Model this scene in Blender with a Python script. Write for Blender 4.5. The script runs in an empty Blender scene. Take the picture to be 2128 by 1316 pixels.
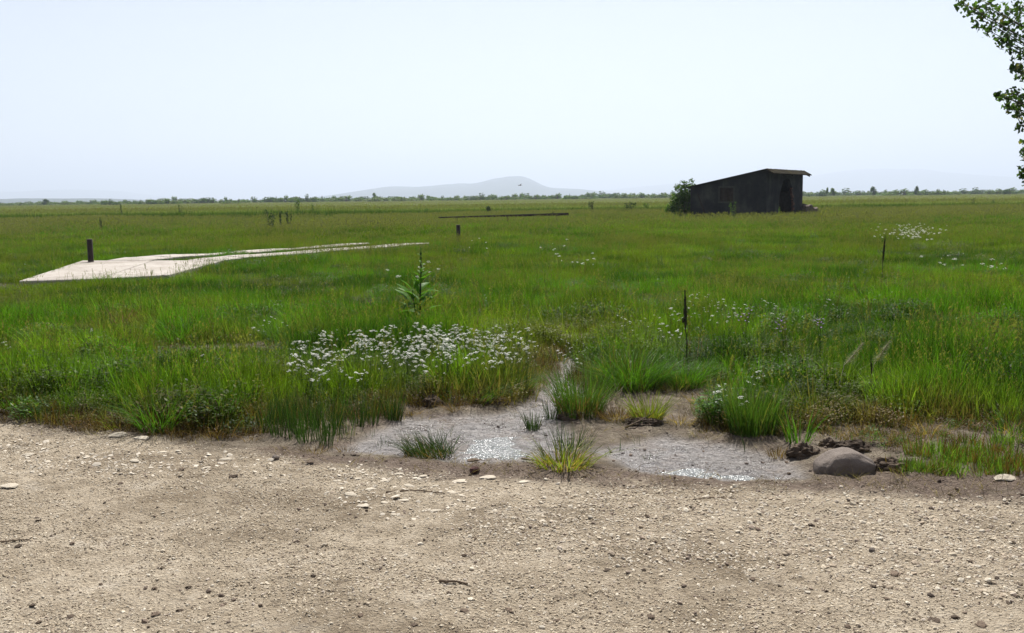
import bpy, bmesh, math, random
import numpy as np
from mathutils import Vector, Matrix, noise as mnoise

R = math.radians
scene = bpy.context.scene
col = scene.collection

# ------------------------------------------------------------------ camera
EYE = 1.6
FPX = 2044.0                      # focal length in pixels of the 2128 px wide photograph
PITCH = math.atan((658 - 411) / FPX)
ROLL = R(0.65)
cam_d = bpy.data.cameras.new('camera')
cam = bpy.data.objects.new('camera', cam_d)
col.objects.link(cam)
cam_d.sensor_fit = 'HORIZONTAL'
cam_d.lens_unit = 'FOV'
cam_d.angle = 2 * math.atan(1064 / FPX)
cam_d.clip_start = 0.05
cam_d.clip_end = 80000
_fwd = Vector((0, math.cos(PITCH), -math.sin(PITCH)))
_up0 = Vector((0, math.sin(PITCH), math.cos(PITCH)))
_rt0 = Vector((1, 0, 0))
_rt = _rt0 * math.cos(ROLL) - _up0 * math.sin(ROLL)
_up = _up0 * math.cos(ROLL) + _rt0 * math.sin(ROLL)
cam.matrix_world = Matrix(((_rt.x, _up.x, -_fwd.x, 0), (_rt.y, _up.y, -_fwd.y, 0), (_rt.z, _up.z, -_fwd.z, EYE), (0, 0, 0, 1)))
scene.camera = cam

# ------------------------------------------------------------------ light
SUN_EL, SUN_AZ = R(56), R(6)      # azimuth measured from +Y towards +X (ahead of the camera)
world = bpy.data.worlds.new('World')
scene.world = world
world.use_nodes = True
wn, wl = world.node_tree.nodes, world.node_tree.links
wn.clear()
w_out = wn.new('ShaderNodeOutputWorld')
w_bg = wn.new('ShaderNodeBackground')
w_sky = wn.new('ShaderNodeTexSky')
w_sky.sky_type = 'NISHITA'
w_sky.sun_disc = False
w_sky.sun_elevation = SUN_EL
w_sky.sun_rotation = SUN_AZ
w_sky.air_density = 1.0
w_sky.dust_density = 0.6
w_sky.ozone_density = 1.0
w_hsv = wn.new('ShaderNodeHueSaturation')
w_hsv.inputs['Hue'].default_value = 0.52
w_hsv.inputs['Saturation'].default_value = 0.5
wl.new(w_sky.outputs[0], w_hsv.inputs['Color'])
wl.new(w_hsv.outputs[0], w_bg.inputs[0])
w_bg.inputs[1].default_value = 0.066
wl.new(w_bg.outputs[0], w_out.inputs[0])

sun_d = bpy.data.lights.new('sun', 'SUN')
sun_d.energy = 5.0
sun_d.angle = R(0.53)
sun_d.color = (1.0, 0.965, 0.91)
sun = bpy.data.objects.new('sun', sun_d)
col.objects.link(sun)
_sd = Vector((math.sin(SUN_AZ) * math.cos(SUN_EL), math.cos(SUN_AZ) * math.cos(SUN_EL), math.sin(SUN_EL)))
sun.rotation_euler = _sd.to_track_quat('Z', 'Y').to_euler()

vs = scene.view_settings
vs.view_transform = 'Standard'
vs.look = 'None'
vs.exposure = 0.85
vs.gamma = 1.0
vs.use_curve_mapping = False
cy = scene.cycles
cy.use_denoising = True
cy.use_adaptive_sampling = True
cy.adaptive_threshold = 0.015
cy.max_bounces = 5
cy.diffuse_bounces = 3
cy.glossy_bounces = 2
cy.transmission_bounces = 3
cy.volume_bounces = 0
cy.sample_clamp_indirect = 6.0
cy.caustics_reflective = False
cy.caustics_refractive = False

# ------------------------------------------------------------------ pixel <-> place
def ray(px, py):
    return _rt * ((px - 1064) / FPX) + _up * ((658 - py) / FPX) + _fwd

def G(px, py, z=0.0):
    d = ray(px, py)
    t = (z - EYE) / d.z
    return Vector((d.x * t, d.y * t, z))

def P(px, py, dist):
    d = ray(px, py)
    t = dist / d.y
    return Vector((d.x * t, dist, EYE + d.z * t))

# ------------------------------------------------------------------ noise (numpy)
def _hash(ix, iy, s):
    h = (ix.astype(np.int64) * 374761393 + iy.astype(np.int64) * 668265263 + s * 1442695041) & 0x7fffffff
    h = ((h ^ (h >> 13)) * 1274126177) & 0x7fffffff
    return ((h ^ (h >> 16)) & 0xffff) / 65535.0

def vnoise(x, y, s=0):
    x = np.asarray(x, float); y = np.asarray(y, float)
    ix, iy = np.floor(x), np.floor(y)
    fx, fy = x - ix, y - iy
    fx = fx * fx * (3 - 2 * fx); fy = fy * fy * (3 - 2 * fy)
    a = _hash(ix, iy, s); b = _hash(ix + 1, iy, s); c = _hash(ix, iy + 1, s); d = _hash(ix + 1, iy + 1, s)
    return (a * (1 - fx) + b * fx) * (1 - fy) + (c * (1 - fx) + d * fx) * fy

def fbm(x, y, s=0, o=4):
    t = 0; a = 0.5; n = 0
    for i in range(o):
        t = t + a * vnoise(np.asarray(x) * 2 ** i + 17.3 * i, np.asarray(y) * 2 ** i - 9.1 * i, s + i)
        n += a; a *= 0.5
    return t / n

def sstep(a, b, x):
    t = np.clip((x - a) / (b - a), 0, 1)
    return t * t * (3 - 2 * t)

def sdist(poly, x, y):
    """signed distance to a polygon of (x, y): negative inside"""
    x = np.asarray(x, float); y = np.asarray(y, float)
    d = np.full(x.shape, 1e18); ins = np.zeros(x.shape, bool)
    n = len(poly)
    for i in range(n):
        x0, y0 = poly[i]; x1, y1 = poly[(i + 1) % n]
        ex, ey = x1 - x0, y1 - y0
        t = np.clip(((x - x0) * ex + (y - y0) * ey) / (ex * ex + ey * ey + 1e-12), 0, 1)
        d = np.minimum(d, (x - x0 - ex * t) ** 2 + (y - y0 - ey * t) ** 2)
        c = (y0 > y) != (y1 > y)
        ins ^= c & (x < (x1 - x0) * (y - y0) / (y1 - y0 + 1e-30) + x0)
    d = np.sqrt(d)
    return np.where(ins, -d, d)

def gpoly(pts):
    return [(lambda v: (v.x, v.y))(G(*p)) for p in pts]

# ground plan, read off the photograph and laid on the ground
BARE = gpoly([(-500, 845), (0, 868), (60, 880), (180, 895), (330, 906), (430, 912), (520, 902), (560, 880), (620, 872), (760, 868), (828, 862),
              (840, 846), (1040, 842), (1100, 822), (1132, 800), (1150, 778), (1152, 752), (1178, 738), (1212, 742), (1200, 765),
              (1190, 790), (1225, 800), (1262, 814), (1320, 814), (1380, 808), (1428, 818), (1452, 812),
              (1468, 806), (1460, 826), (1442, 858), (1444, 890), (1530, 905), (1620, 908), (1680, 902), (1740, 886), (1850, 888),
              (2000, 880), (2128, 888), (2700, 900)]) + [(40, -40), (-40, -40)]
TRACK = gpoly([(-500, 860), (0, 885), (150, 905), (300, 916), (430, 932), (600, 950), (700, 965), (1000, 985), (1300, 996), (1640, 1003), (1900, 1018), (2128, 1035), (2700, 1060)]) + [(40, -40), (-40, -40)]
WET = gpoly([(700, 930), (760, 900), (832, 862), (1040, 852), (1120, 822), (1170, 770), (1185, 725), (1235, 722), (1215, 780), (1165, 850), (1185, 900),
             (1180, 945), (1090, 952), (960, 956), (860, 945)])
WET2 = gpoly([(1230, 930), (1380, 905), (1520, 920), (1640, 950), (1680, 985), (1500, 990), (1350, 978)])
POOL = gpoly([(955, 942), (975, 905), (1030, 892), (1100, 905), (1125, 930), (1060, 950)])
POOL2 = gpoly([(1380, 972), (1430, 955), (1520, 965), (1610, 980), (1560, 992), (1440, 988)])
LITTER = gpoly([(560, 930), (700, 950), (950, 958), (1200, 968), (1300, 985), (1640, 998), (1760, 990), (1900, 985), (2128, 990), (2600, 1000), (2600, 1055),
                (2128, 1045), (1900, 1030), (1700, 1025), (1500, 1010), (1250, 1003), (950, 992), (800, 975), (640, 962)])
STRIPS = [gpoly([(330, 730), (440, 724), (560, 718), (610, 724), (540, 735), (430, 738)]),
          gpoly([(215, 694), (260, 684), (300, 692), (260, 701)]),
          gpoly([(-200, 612), (-20, 592), (45, 594), (40, 602), (-20, 606)]),
          gpoly([(1160, 712), (1190, 702), (1240, 702), (1225, 714)])]
CHIPS = gpoly([(690, 985), (760, 962), (930, 985), (1000, 1000), (960, 1060), (860, 1085), (720, 1060)])
CHIPS2 = gpoly([(-100, 930), (100, 915), (350, 935), (560, 955), (600, 985), (300, 985), (-100, 975)])
GRAV = gpoly([(1000, 1060), (1300, 1010), (1640, 1020), (2128, 1055), (2500, 1080), (2500, 1230), (2128, 1250), (1700, 1190), (1300, 1170), (1000, 1120)])

def height(x, y):
    x = np.asarray(x, float); y = np.asarray(y, float)
    near = 1 - sstep(14, 30, np.hypot(x, y))
    b = sdist(BARE, x, y)
    w = np.minimum(sdist(WET, x, y), sdist(WET2, x, y))
    h = 0.03 * (fbm(x * 0.7, y * 0.7, 3, 3) - 0.5)
    h = h - 0.035 * (1 - sstep(-0.10, 0.18, w))
    h = h - 0.022 * (1 - sstep(-0.25, 0.05, np.minimum(sdist(POOL, x, y), sdist(POOL2, x, y))))
    h = h + 0.035 * sstep(0.0, 0.5, b)
    h = h * near
    return h

def hz(x, y):
    return float(height(np.array([x]), np.array([y]))[0])

# ------------------------------------------------------------------ mesh helpers
def mesh(name, verts, faces, mats=(), attrs=None, smooth=False, fmat=None):
    me = bpy.data.meshes.new(name)
    me.from_pydata([tuple(v) for v in verts], [], [tuple(f) for f in faces])
    for m in (mats if isinstance(mats, (list, tuple)) else [mats]):
        me.materials.append(m)
    for k, v in (attrs or {}).items():
        v = np.asarray(v, dtype=np.float32)
        if v.ndim == 1:
            a = me.attributes.new(k, 'FLOAT', 'POINT'); a.data.foreach_set('value', v)
        else:
            a = me.attributes.new(k, 'FLOAT_COLOR', 'POINT')
            a.data.foreach_set('color', np.concatenate([v, np.ones((len(v), 1), np.float32)], 1).ravel() if v.shape[1] == 3 else v.ravel())
    if fmat is not None:
        me.polygons.foreach_set('material_index', np.asarray(fmat, dtype=np.int32))
    if smooth:
        me.polygons.foreach_set('use_smooth', np.ones(len(me.polygons), bool))
    me.update()
    return me

def add(name, data, parent=None, loc=(0, 0, 0), rot=(0, 0, 0), scale=(1, 1, 1), label=None, cat=None, group=None, kind=None):
    o = bpy.data.objects.new(name, data)
    col.objects.link(o)
    o.location = loc; o.rotation_euler = rot
    o.scale = scale if hasattr(scale, '__len__') else (scale,) * 3
    if parent is not None: o.parent = parent
    if label: o['label'] = label
    if cat: o['category'] = cat
    if group: o['group'] = group
    if kind: o['kind'] = kind
    return o

def thing(name, loc, label, cat, group=None, rot=(0, 0, 0), scale=(1, 1, 1)):
    return add(name, None, None, loc, rot, scale, label, cat, group)

class MB:
    def __init__(s): s.v = []; s.f = []; s.m = []
    def quadbox(s, a, b, mi=0):
        (x0, y0, z0), (x1, y1, z1) = a, b
        i = len(s.v)
        s.v += [(x0, y0, z0), (x1, y0, z0), (x1, y1, z0), (x0, y1, z0), (x0, y0, z1), (x1, y0, z1), (x1, y1, z1), (x0, y1, z1)]
        s.f += [(i, i + 3, i + 2, i + 1), (i + 4, i + 5, i + 6, i + 7), (i, i + 1, i + 5, i + 4), (i + 1, i + 2, i + 6, i + 5), (i + 2, i + 3, i + 7, i + 6), (i + 3, i, i + 4, i + 7)]
        s.m += [mi] * 6
    def prism(s, bottom, top, mi=0):
        n = len(bottom); i = len(s.v)
        s.v += [tuple(p) for p in bottom] + [tuple(p) for p in top]
        s.f += [tuple(range(i + n - 1, i - 1, -1)), tuple(range(i + n, i + 2 * n))]
        for k in range(n):
            s.f.append((i + k, i + (k + 1) % n, i + n + (k + 1) % n, i + n + k))
        s.m += [mi] * (n + 2)
    def tube(s, pts, rad, n=6, cap=True, mi=0):
        pts = [Vector(p) for p in pts]
        base = len(s.v)
        for k, p in enumerate(pts):
            d = (pts[min(k + 1, len(pts) - 1)] - pts[max(k - 1, 0)]).normalized()
            a = d.orthogonal().normalized() if k == 0 else (a - d * a.dot(d)).normalized()
            b = d.cross(a)
            r = rad[k] if hasattr(rad, '__len__') else rad
            for j in range(n):
                t = 2 * math.pi * j / n
                s.v.append(tuple(p + (a * math.cos(t) + b * math.sin(t)) * r))
        for k in range(len(pts) - 1):
            for j in range(n):
                s.f.append((base + k * n + j, base + k * n + (j + 1) % n, base + (k + 1) * n + (j + 1) % n, base + (k + 1) * n + j)); s.m.append(mi)
        if cap:
            s.f.append(tuple(base + j for j in range(n - 1, -1, -1))); s.m.append(mi)
            s.f.append(tuple(base + (len(pts) - 1) * n + j for j in range(n))); s.m.append(mi)
    def mesh(s, name, mats, smooth=False):
        return mesh(name, s.v, s.f, mats, smooth=smooth, fmat=s.m)

def ico(sub):
    bm = bmesh.new()
    bmesh.ops.create_icosphere(bm, subdivisions=sub, radius=1)
    v = np.array([x.co[:] for x in bm.verts]); f = [[q.index for q in p.verts] for p in bm.faces]
    bm.free()
    return v, f

def lump(seed, sub=2, rough=0.3, freq=1.4, squash=(1, 1, 1)):
    v, f = ico(sub)
    out = []
    for p in v:
        q = Vector(p)
        n = mnoise.fractal(q * freq + Vector((seed * 7.1, seed * 3.3, -seed * 5.7)), 0.9, 2.1, 4)
        out.append([p[0] * (1 + rough * n) * squash[0], p[1] * (1 + rough * n) * squash[1], p[2] * (1 + rough * n) * squash[2]])
    return np.array(out), f

# ------------------------------------------------------------------ materials
def mat(name):
    m = bpy.data.materials.new(name)
    m.use_nodes = True
    nt = m.node_tree
    nt.nodes.clear()
    o = nt.nodes.new('ShaderNodeOutputMaterial')
    return m, nt, o

def nd(nt, t, **kw):
    n = nt.nodes.new(t)
    for k, v in kw.items():
        if k in n.inputs: n.inputs[k].default_value = v
        else: setattr(n, k, v)
    return n

def rgba(c): return (c[0], c[1], c[2], 1)

def ramp(nt, fac, stops):
    r = nt.nodes.new('ShaderNodeValToRGB')
    e = r.color_ramp.elements
    while len(e) < len(stops): e.new(0.5)
    for el, (p, c) in zip(e, stops):
        el.position = p; el.color = rgba(c)
    nt.links.new(fac, r.inputs[0])
    return r.outputs[0]

def mixc(nt, fac, a, b, mode='MIX'):
    m = nt.nodes.new('ShaderNodeMix'); m.data_type = 'RGBA'; m.blend_type = mode
    for s, v in ((m.inputs[0], fac), (m.inputs[6], a), (m.inputs[7], b)):
        if hasattr(v, 'is_linked') or isinstance(v, bpy.types.NodeSocket): nt.links.new(v, s)
        elif isinstance(v, (int, float)): s.default_value = v
        else: s.default_value = rgba(v)
    return m.outputs[2]

def mth(nt, op, a, b=None, clamp=False):
    m = nt.nodes.new('ShaderNodeMath'); m.operation = op; m.use_clamp = clamp
    for s, v in zip(m.inputs, (a, b)):
        if v is None: continue
        if isinstance(v, bpy.types.NodeSocket): nt.links.new(v, s)
        else: s.default_value = v
    return m.outputs[0]

def noise_n(nt, scale, detail=5, rough=0.6, coord=None, dist=0.0):
    n = nd(nt, 'ShaderNodeTexNoise')
    n.inputs['Scale'].default_value = scale; n.inputs['Detail'].default_value = detail
    n.inputs['Roughness'].default_value = rough; n.inputs['Distortion'].default_value = dist
    if coord is not None: nt.links.new(coord, n.inputs['Vector'])
    return n.outputs['Fac']

def attr(nt, name, kind='GEOMETRY', out='Fac'):
    a = nd(nt, 'ShaderNodeAttribute'); a.attribute_name = name; a.attribute_type = kind
    return a.outputs[out]

def solid_mat(name, stops, scale=6, rough=0.85, bump=0.3, bscale=30, spec=0.3, detail=6, object_coord=True, dist=0.01, randomize=0.0):
    m, nt, o = mat(name)
    tc = nd(nt, 'ShaderNodeTexCoord')
    co = tc.outputs['Object'] if object_coord else tc.outputs['Generated']
    if randomize:
        oi = nd(nt, 'ShaderNodeObjectInfo')
        va = nd(nt, 'ShaderNodeVectorMath'); va.operation = 'ADD'
        nt.links.new(co, va.inputs[0]); nt.links.new(oi.outputs['Random'], va.inputs[1])
        co = va.outputs[0]
    f = noise_n(nt, scale, detail, 0.65, co)
    c = ramp(nt, f, stops)
    if randomize:
        hs = nd(nt, 'ShaderNodeHueSaturation')
        mr = nd(nt, 'ShaderNodeMapRange'); nt.links.new(oi.outputs['Random'], mr.inputs[0])
        mr.inputs[3].default_value = 1 - randomize; mr.inputs[4].default_value = 1 + randomize
        nt.links.new(mr.outputs[0], hs.inputs['Value']); nt.links.new(c, hs.inputs['Color']); c = hs.outputs[0]
    b = nd(nt, 'ShaderNodeBsdfPrincipled')
    nt.links.new(c, b.inputs['Base Color'])
    b.inputs['Roughness'].default_value = rough
    b.inputs['Specular IOR Level'].default_value = spec
    if bump:
        bp = nd(nt, 'ShaderNodeBump', Strength=bump, Distance=dist)
        nt.links.new(noise_n(nt, bscale, 8, 0.7, co), bp.inputs['Height'])
        nt.links.new(bp.outputs[0], b.inputs['Normal'])
    nt.links.new(b.outputs[0], o.inputs[0])
    return m

def leaf_mat(name, color=None, seed=(0.130, 0.132, 0.040), dry=(0.19, 0.155, 0.045), trans=0.5, tvar=0.5, gloss=0.10):
    """foliage: colour from the instance attribute 'tint' (or a fixed colour), a per-blade value 'bv', seed heads by 'sd'"""
    m, nt, o = mat(name)
    bv = attr(nt, 'bv')
    base = attr(nt, 'tint', 'INSTANCER', 'Color') if color is None else None
    if base is None:
        rg = nd(nt, 'ShaderNodeRGB'); rg.outputs[0].default_value = rgba(color); base = rg.outputs[0]
    mr = nd(nt, 'ShaderNodeMapRange'); nt.links.new(bv, mr.inputs[0]); mr.inputs[3].default_value = 1 - tvar; mr.inputs[4].default_value = 1 + tvar
    hs = nd(nt, 'ShaderNodeHueSaturation'); nt.links.new(mr.outputs[0], hs.inputs['Value']); nt.links.new(base, hs.inputs['Color'])
    dr = mth(nt, 'GREATER_THAN', mth(nt, 'FRACT', mth(nt, 'MULTIPLY', bv, 7.31)), 0.95)
    c = mixc(nt, mth(nt, 'MULTIPLY', dr, 0.7), hs.outputs[0], dry)
    c = mixc(nt, attr(nt, 'sd'), c, seed)
    b = nd(nt, 'ShaderNodeBsdfPrincipled', Roughness=0.5)
    b.inputs['Specular IOR Level'].default_value = gloss
    nt.links.new(c, b.inputs['Base Color'])
    t = nd(nt, 'ShaderNodeBsdfTranslucent')
    tcol = mixc(nt, 1.0, c, (1.15, 1.3, 0.5), 'MULTIPLY')
    nt.links.new(tcol, t.inputs[0])
    mx = nd(nt, 'ShaderNodeMixShader', Fac=trans)
    nt.links.new(b.outputs[0], mx.inputs[1]); nt.links.new(t.outputs[0], mx.inputs[2])
    nt.links.new(mx.outputs[0], o.inputs[0])
    return m

M_GRASS = leaf_mat('grass_blades')
M_DARKSOIL = solid_mat('dark_soil', [(0.3, (0.035, 0.026, 0.019)), (0.7, (0.12, 0.088, 0.062))], 14, 0.95, 0.8, 60, 0.15, randomize=0.25)
M_REDCLOD = solid_mat('reddish_stone', [(0.3, (0.05, 0.025, 0.022)), (0.7, (0.11, 0.055, 0.045))], 14, 0.9, 0.6, 60, 0.2)
M_PALESTONE = solid_mat('pale_limestone', [(0.3, (0.33, 0.28, 0.21)), (0.7, (0.50, 0.445, 0.355))], 20, 0.85, 0.4, 80, 0.25, randomize=0.15)
M_BOULDER = solid_mat('boulder_stone', [(0.25, (0.11, 0.088, 0.072)), (0.55, (0.165, 0.136, 0.115)), (0.8, (0.22, 0.188, 0.162))], 14, 0.85, 0.8, 70, 0.2, dist=0.012)
def concrete_mat():
    m, nt, o = mat('pale_concrete')
    geo = nd(nt, 'ShaderNodeNewGeometry'); co = geo.outputs['Position']
    c = ramp(nt, noise_n(nt, 1.1, 9, 0.65, co), [(0.25, (0.22, 0.19, 0.16)), (0.5, (0.35, 0.315, 0.275)), (0.8, (0.42, 0.385, 0.34))])
    c = mixc(nt, 0.8, c, ramp(nt, noise_n(nt, 6, 7, 0.7, co), [(0.3, (0.6, 0.57, 0.52)), (0.5, (1, 1, 1)), (0.75, (1.1, 1.1, 1.1))]), 'MULTIPLY')
    st = ramp(nt, noise_n(nt, 0.55, 6, 0.75, co, 0.6), [(0.54, (0, 0, 0)), (0.66, (1, 1, 1))])
    c = mixc(nt, mth(nt, 'MULTIPLY', st, 0.55), c, (0.17, 0.145, 0.105))
    vo = nd(nt, 'ShaderNodeTexVoronoi', Scale=0.9); vo.feature = 'DISTANCE_TO_EDGE'; nt.links.new(co, vo.inputs['Vector'])
    ck = ramp(nt, vo.outputs['Distance'], [(0.0, (1, 1, 1)), (0.012, (0, 0, 0))])
    c = mixc(nt, mth(nt, 'MULTIPLY', ck, 0.7), c, (0.07, 0.06, 0.045))
    b = nd(nt, 'ShaderNodeBsdfPrincipled', Roughness=0.85); b.inputs['Specular IOR Level'].default_value = 0.2
    nt.links.new(c, b.inputs['Base Color'])
    bp = nd(nt, 'ShaderNodeBump', Strength=0.5, Distance=0.01); nt.links.new(noise_n(nt, 30, 8, 0.7, co), bp.inputs['Height']); nt.links.new(bp.outputs[0], b.inputs['Normal'])
    nt.links.new(b.outputs[0], o.inputs[0])
    return m
M_CONCRETE = concrete_mat()
M_RUST = solid_mat('rusty_pipe', [(0.3, (0.014, 0.008, 0.007)), (0.7, (0.038, 0.021, 0.016))], 9, 0.7, 0.25, 60, 0.4)
M_RUSTCUT = solid_mat('worn_rim', [(0.3, (0.20, 0.16, 0.13)), (0.7, (0.38, 0.32, 0.27))], 20, 0.7, 0.1, 60)
M_WOODDARK = solid_mat('weathered_dark_wood', [(0.3, (0.022, 0.016, 0.012)), (0.7, (0.06, 0.043, 0.033))], 5, 0.9, 0.5, 30, 0.2)
M_TWIG = solid_mat('dead_twig', [(0.3, (0.07, 0.05, 0.035)), (0.7, (0.17, 0.125, 0.085))], 20, 0.9, 0.4, 60, 0.2, randomize=0.2)
M_TWIGPALE = solid_mat('bleached_twig', [(0.3, (0.26, 0.21, 0.15)), (0.7, (0.42, 0.36, 0.27))], 20, 0.9, 0.3, 60, 0.2)
M_BARK = solid_mat('bark', [(0.3, (0.05, 0.042, 0.034)), (0.7, (0.15, 0.125, 0.10))], 7, 0.9, 0.7, 24, 0.2, dist=0.02)

# ------------------------------------------------------------------ ground sheet
def build_ground():
    def axis(lo, hi, step, far, n, lo_far):
        mid = np.arange(lo, hi + 1e-6, step)
        g = np.geomspace(step, far - hi, n)
        g2 = np.geomspace(step, lo - lo_far, n)
        return np.concatenate([(lo - g2)[::-1], mid, hi + g])
    xs = axis(-5.2, 5.2, 0.022, 22000, 46, -22000)
    ys = axis(3.0, 9.6, 0.022, 22000, 60, -3000)
    X, Y = np.meshgrid(xs, ys)
    x, y = X.ravel(), Y.ravel()
    r = np.hypot(x, y)
    near = 1 - sstep(12, 20, r)
    h = height(x, y)
    tr = sdist(TRACK, x, y); wob = 0.35 * (fbm(x * 1.3, y * 1.3, 11, 4) - 0.5)
    bare = sdist(BARE, x, y)
    z_track = 1 - sstep(-0.16, 0.14, tr + wob)
    wet = np.minimum(sdist(WET, x, y), sdist(WET2, x, y))
    z_wet = 1 - sstep(-0.10, 0.10, wet + 0.5 * wob)
    z_lit = (1 - sstep(-0.05, 0.12, sdist(LITTER, x, y) + 0.8 * wob)) * 0.9
    z_bare = 1 - sstep(-0.05, 0.25, bare + wob * 0.6)
    for s in STRIPS:
        z_bare = np.maximum(z_bare, 1 - sstep(-0.05, 0.3, sdist(s, x, y) + wob))
    # small relief: hummocks and crumbs on the track, trodden lumps in the mud
    hum = (fbm(x * 3.1, y * 4.2, 21, 4) - 0.5)
    crumb = fbm(x * 14, y * 14, 31, 3)
    ridged = np.abs(fbm(x * 6, y * 8, 41, 3) - 0.5)
    h = h + near * (0.030 * hum * (0.5 + 0.5 * z_bare) + 0.045 * np.clip(crumb - 0.52, 0, 1) * z_track + 0.010 * (fbm(x * 26, y * 26, 37, 2) - 0.5) * z_track + 0.022 * (crumb - 0.5) * z_wet * 0.8 - 0.02 * np.clip(0.08 - ridged, 0, 1) * z_track)
    h = h + near * z_lit * 0.02 * (fbm(x * 9, y * 9, 51, 3) - 0.3)
    h = h + near * (z_bare - np.clip(z_track + z_wet, 0, 1)).clip(0, 1) * 0.03 * (crumb - 0.4)
    nx, ny = len(xs), len(ys)
    idx = np.arange(nx * ny).reshape(ny, nx)
    f = np.stack([idx[:-1, :-1], idx[:-1, 1:], idx[1:, 1:], idx[1:, :-1]], -1).reshape(-1, 4)
    me = bpy.data.meshes.new('ground')
    me.vertices.add(nx * ny)
    me.vertices.foreach_set('co', np.stack([x, y, h], 1).astype(np.float32).ravel())
    me.loops.add(f.size); me.loops.foreach_set('vertex_index', f.ravel().astype(np.int32))
    me.polygons.add(len(f)); me.polygons.foreach_set('loop_start', np.arange(0, f.size, 4, dtype=np.int32))
    me.update(calc_edges=True)
    me.polygons.foreach_set('use_smooth', np.ones(len(f), bool))
    for k, v in (('track', z_track), ('wet', z_wet), ('litter', z_lit), ('bare', z_bare), ('farland', sstep(150, 500, r))):
        a = me.attributes.new(k, 'FLOAT', 'POINT'); a.data.foreach_set('value', v.astype(np.float32))
    m, nt, o = mat('ground_earth')
    geo = nd(nt, 'ShaderNodeNewGeometry'); co = geo.outputs['Position']
    # track: pale limestone dust with brown patches, light crusts and dark crumbs
    n1 = noise_n(nt, 0.9, 6, 0.6, co); n2 = noise_n(nt, 9, 6, 0.7, co); n3 = noise_n(nt, 46, 6, 0.75, co); n4 = noise_n(nt, 3.2, 5, 0.6, co)
    base = ramp(nt, n2, [(0.28, (0.245, 0.198, 0.143)), (0.48, (0.41, 0.345, 0.256)), (0.72, (0.515, 0.448, 0.35))])
    patch = ramp(nt, n1, [(0.34, (0.50, 0.46, 0.41)), (0.50, (0.92, 0.90, 0.87)), (0.70, (1.15, 1.15, 1.15))])
    trk = mixc(nt, 1.0, base, patch, 'MULTIPLY')
    crust = ramp(nt, n4, [(0.60, (0, 0, 0)), (0.74, (1, 1, 1))])
    trk = mixc(nt, mth(nt, 'MULTIPLY', crust, 0.65), trk, (0.56, 0.50, 0.41))
    speck = ramp(nt, n3, [(0.32, (0.34, 0.30, 0.27)), (0.47, (0.95, 0.95, 0.95)), (0.60, (1, 1, 1)), (0.74, (1.35, 1.35, 1.35))])
    trk = mixc(nt, 0.85, trk, speck, 'MULTIPLY')
    # drying mud: grey, with a pale crust
    mud = ramp(nt, noise_n(nt, 7, 7, 0.7, co), [(0.3, (0.075, 0.056, 0.038)), (0.5, (0.155, 0.126, 0.091)), (0.7, (0.27, 0.226, 0.166))])
    wetc = ramp(nt, noise_n(nt, 11, 7, 0.7, co), [(0.3, (0.10, 0.084, 0.075)), (0.6, (0.215, 0.19, 0.175))])
    lit = ramp(nt, noise_n(nt, 40, 6, 0.8, co), [(0.32, (0.05, 0.036, 0.028)), (0.52, (0.15, 0.11, 0.085)), (0.74, (0.33, 0.27, 0.20))])
    soil = ramp(nt, noise_n(nt, 12, 5, 0.7, co), [(0.3, (0.028, 0.026, 0.012)), (0.7, (0.075, 0.07, 0.028))])
    farc = ramp(nt, noise_n(nt, 0.02, 5, 0.6, co), [(0.35, (0.075, 0.105, 0.03)), (0.65, (0.14, 0.16, 0.055))])
    c = mixc(nt, attr(nt, 'farland'), soil, farc)
    c = mixc(nt, attr(nt, 'bare'), c, mud)
    c = mixc(nt, attr(nt, 'track'), c, trk)
    c = mixc(nt, attr(nt, 'wet'), c, wetc)
    deb = mth(nt, 'MULTIPLY', mth(nt, 'MULTIPLY', attr(nt, 'bare'), mth(nt, 'SUBTRACT', 1.0, attr(nt, 'track'))), ramp(nt, noise_n(nt, 2.6, 8, 0.75, co), [(0.50, (0, 0, 0)), (0.62, (0.85, 0.85, 0.85))]))
    c = mixc(nt, deb, c, lit)
    lmask = mth(nt, 'MULTIPLY', attr(nt, 'litter'), ramp(nt, noise_n(nt, 4, 6, 0.7, co), [(0.30, (0, 0, 0)), (0.48, (1, 1, 1))]))
    c = mixc(nt, lmask, c, lit)
    b = nd(nt, 'ShaderNodeBsdfPrincipled')
    nt.links.new(c, b.inputs['Base Color'])
    wn_ = ramp(nt, noise_n(nt, 5, 5, 0.7, co), [(0.35, (0, 0, 0)), (0.6, (1, 1, 1))])
    wetf = mth(nt, 'MULTIPLY', attr(nt, 'wet'), mth(nt, 'ADD', mth(nt, 'MULTIPLY', wn_, 0.45), 0.55))
    rr = nd(nt, 'ShaderNodeMapRange'); nt.links.new(wetf, rr.inputs[0]); rr.inputs[3].default_value = 0.92; rr.inputs[4].default_value = 0.24
    nt.links.new(rr.outputs[0], b.inputs['Roughness'])
    sp = nd(nt, 'ShaderNodeMapRange'); nt.links.new(wetf, sp.inputs[0]); sp.inputs[3].default_value = 0.15; sp.inputs[4].default_value = 1.0
    nt.links.new(sp.outputs[0], b.inputs['Specular IOR Level'])
    bp = nd(nt, 'ShaderNodeBump', Strength=1.0, Distance=0.022)
    vo = nd(nt, 'ShaderNodeTexVoronoi', Scale=75.0); nt.links.new(co, vo.inputs['Vector'])
    hh = mth(nt, 'ADD', mth(nt, 'MULTIPLY', n3, 1.2), mth(nt, 'MULTIPLY', vo.outputs['Distance'], -0.5))
    hh = mth(nt, 'ADD', hh, mth(nt, 'MULTIPLY', n2, 1.5))
    nt.links.new(hh, bp.inputs['Height'])
    bp2 = nd(nt, 'ShaderNodeBump', Distance=0.045)
    nt.links.new(mth(nt, 'MULTIPLY', attr(nt, 'wet'), 1.0), bp2.inputs['Strength'])
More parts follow.
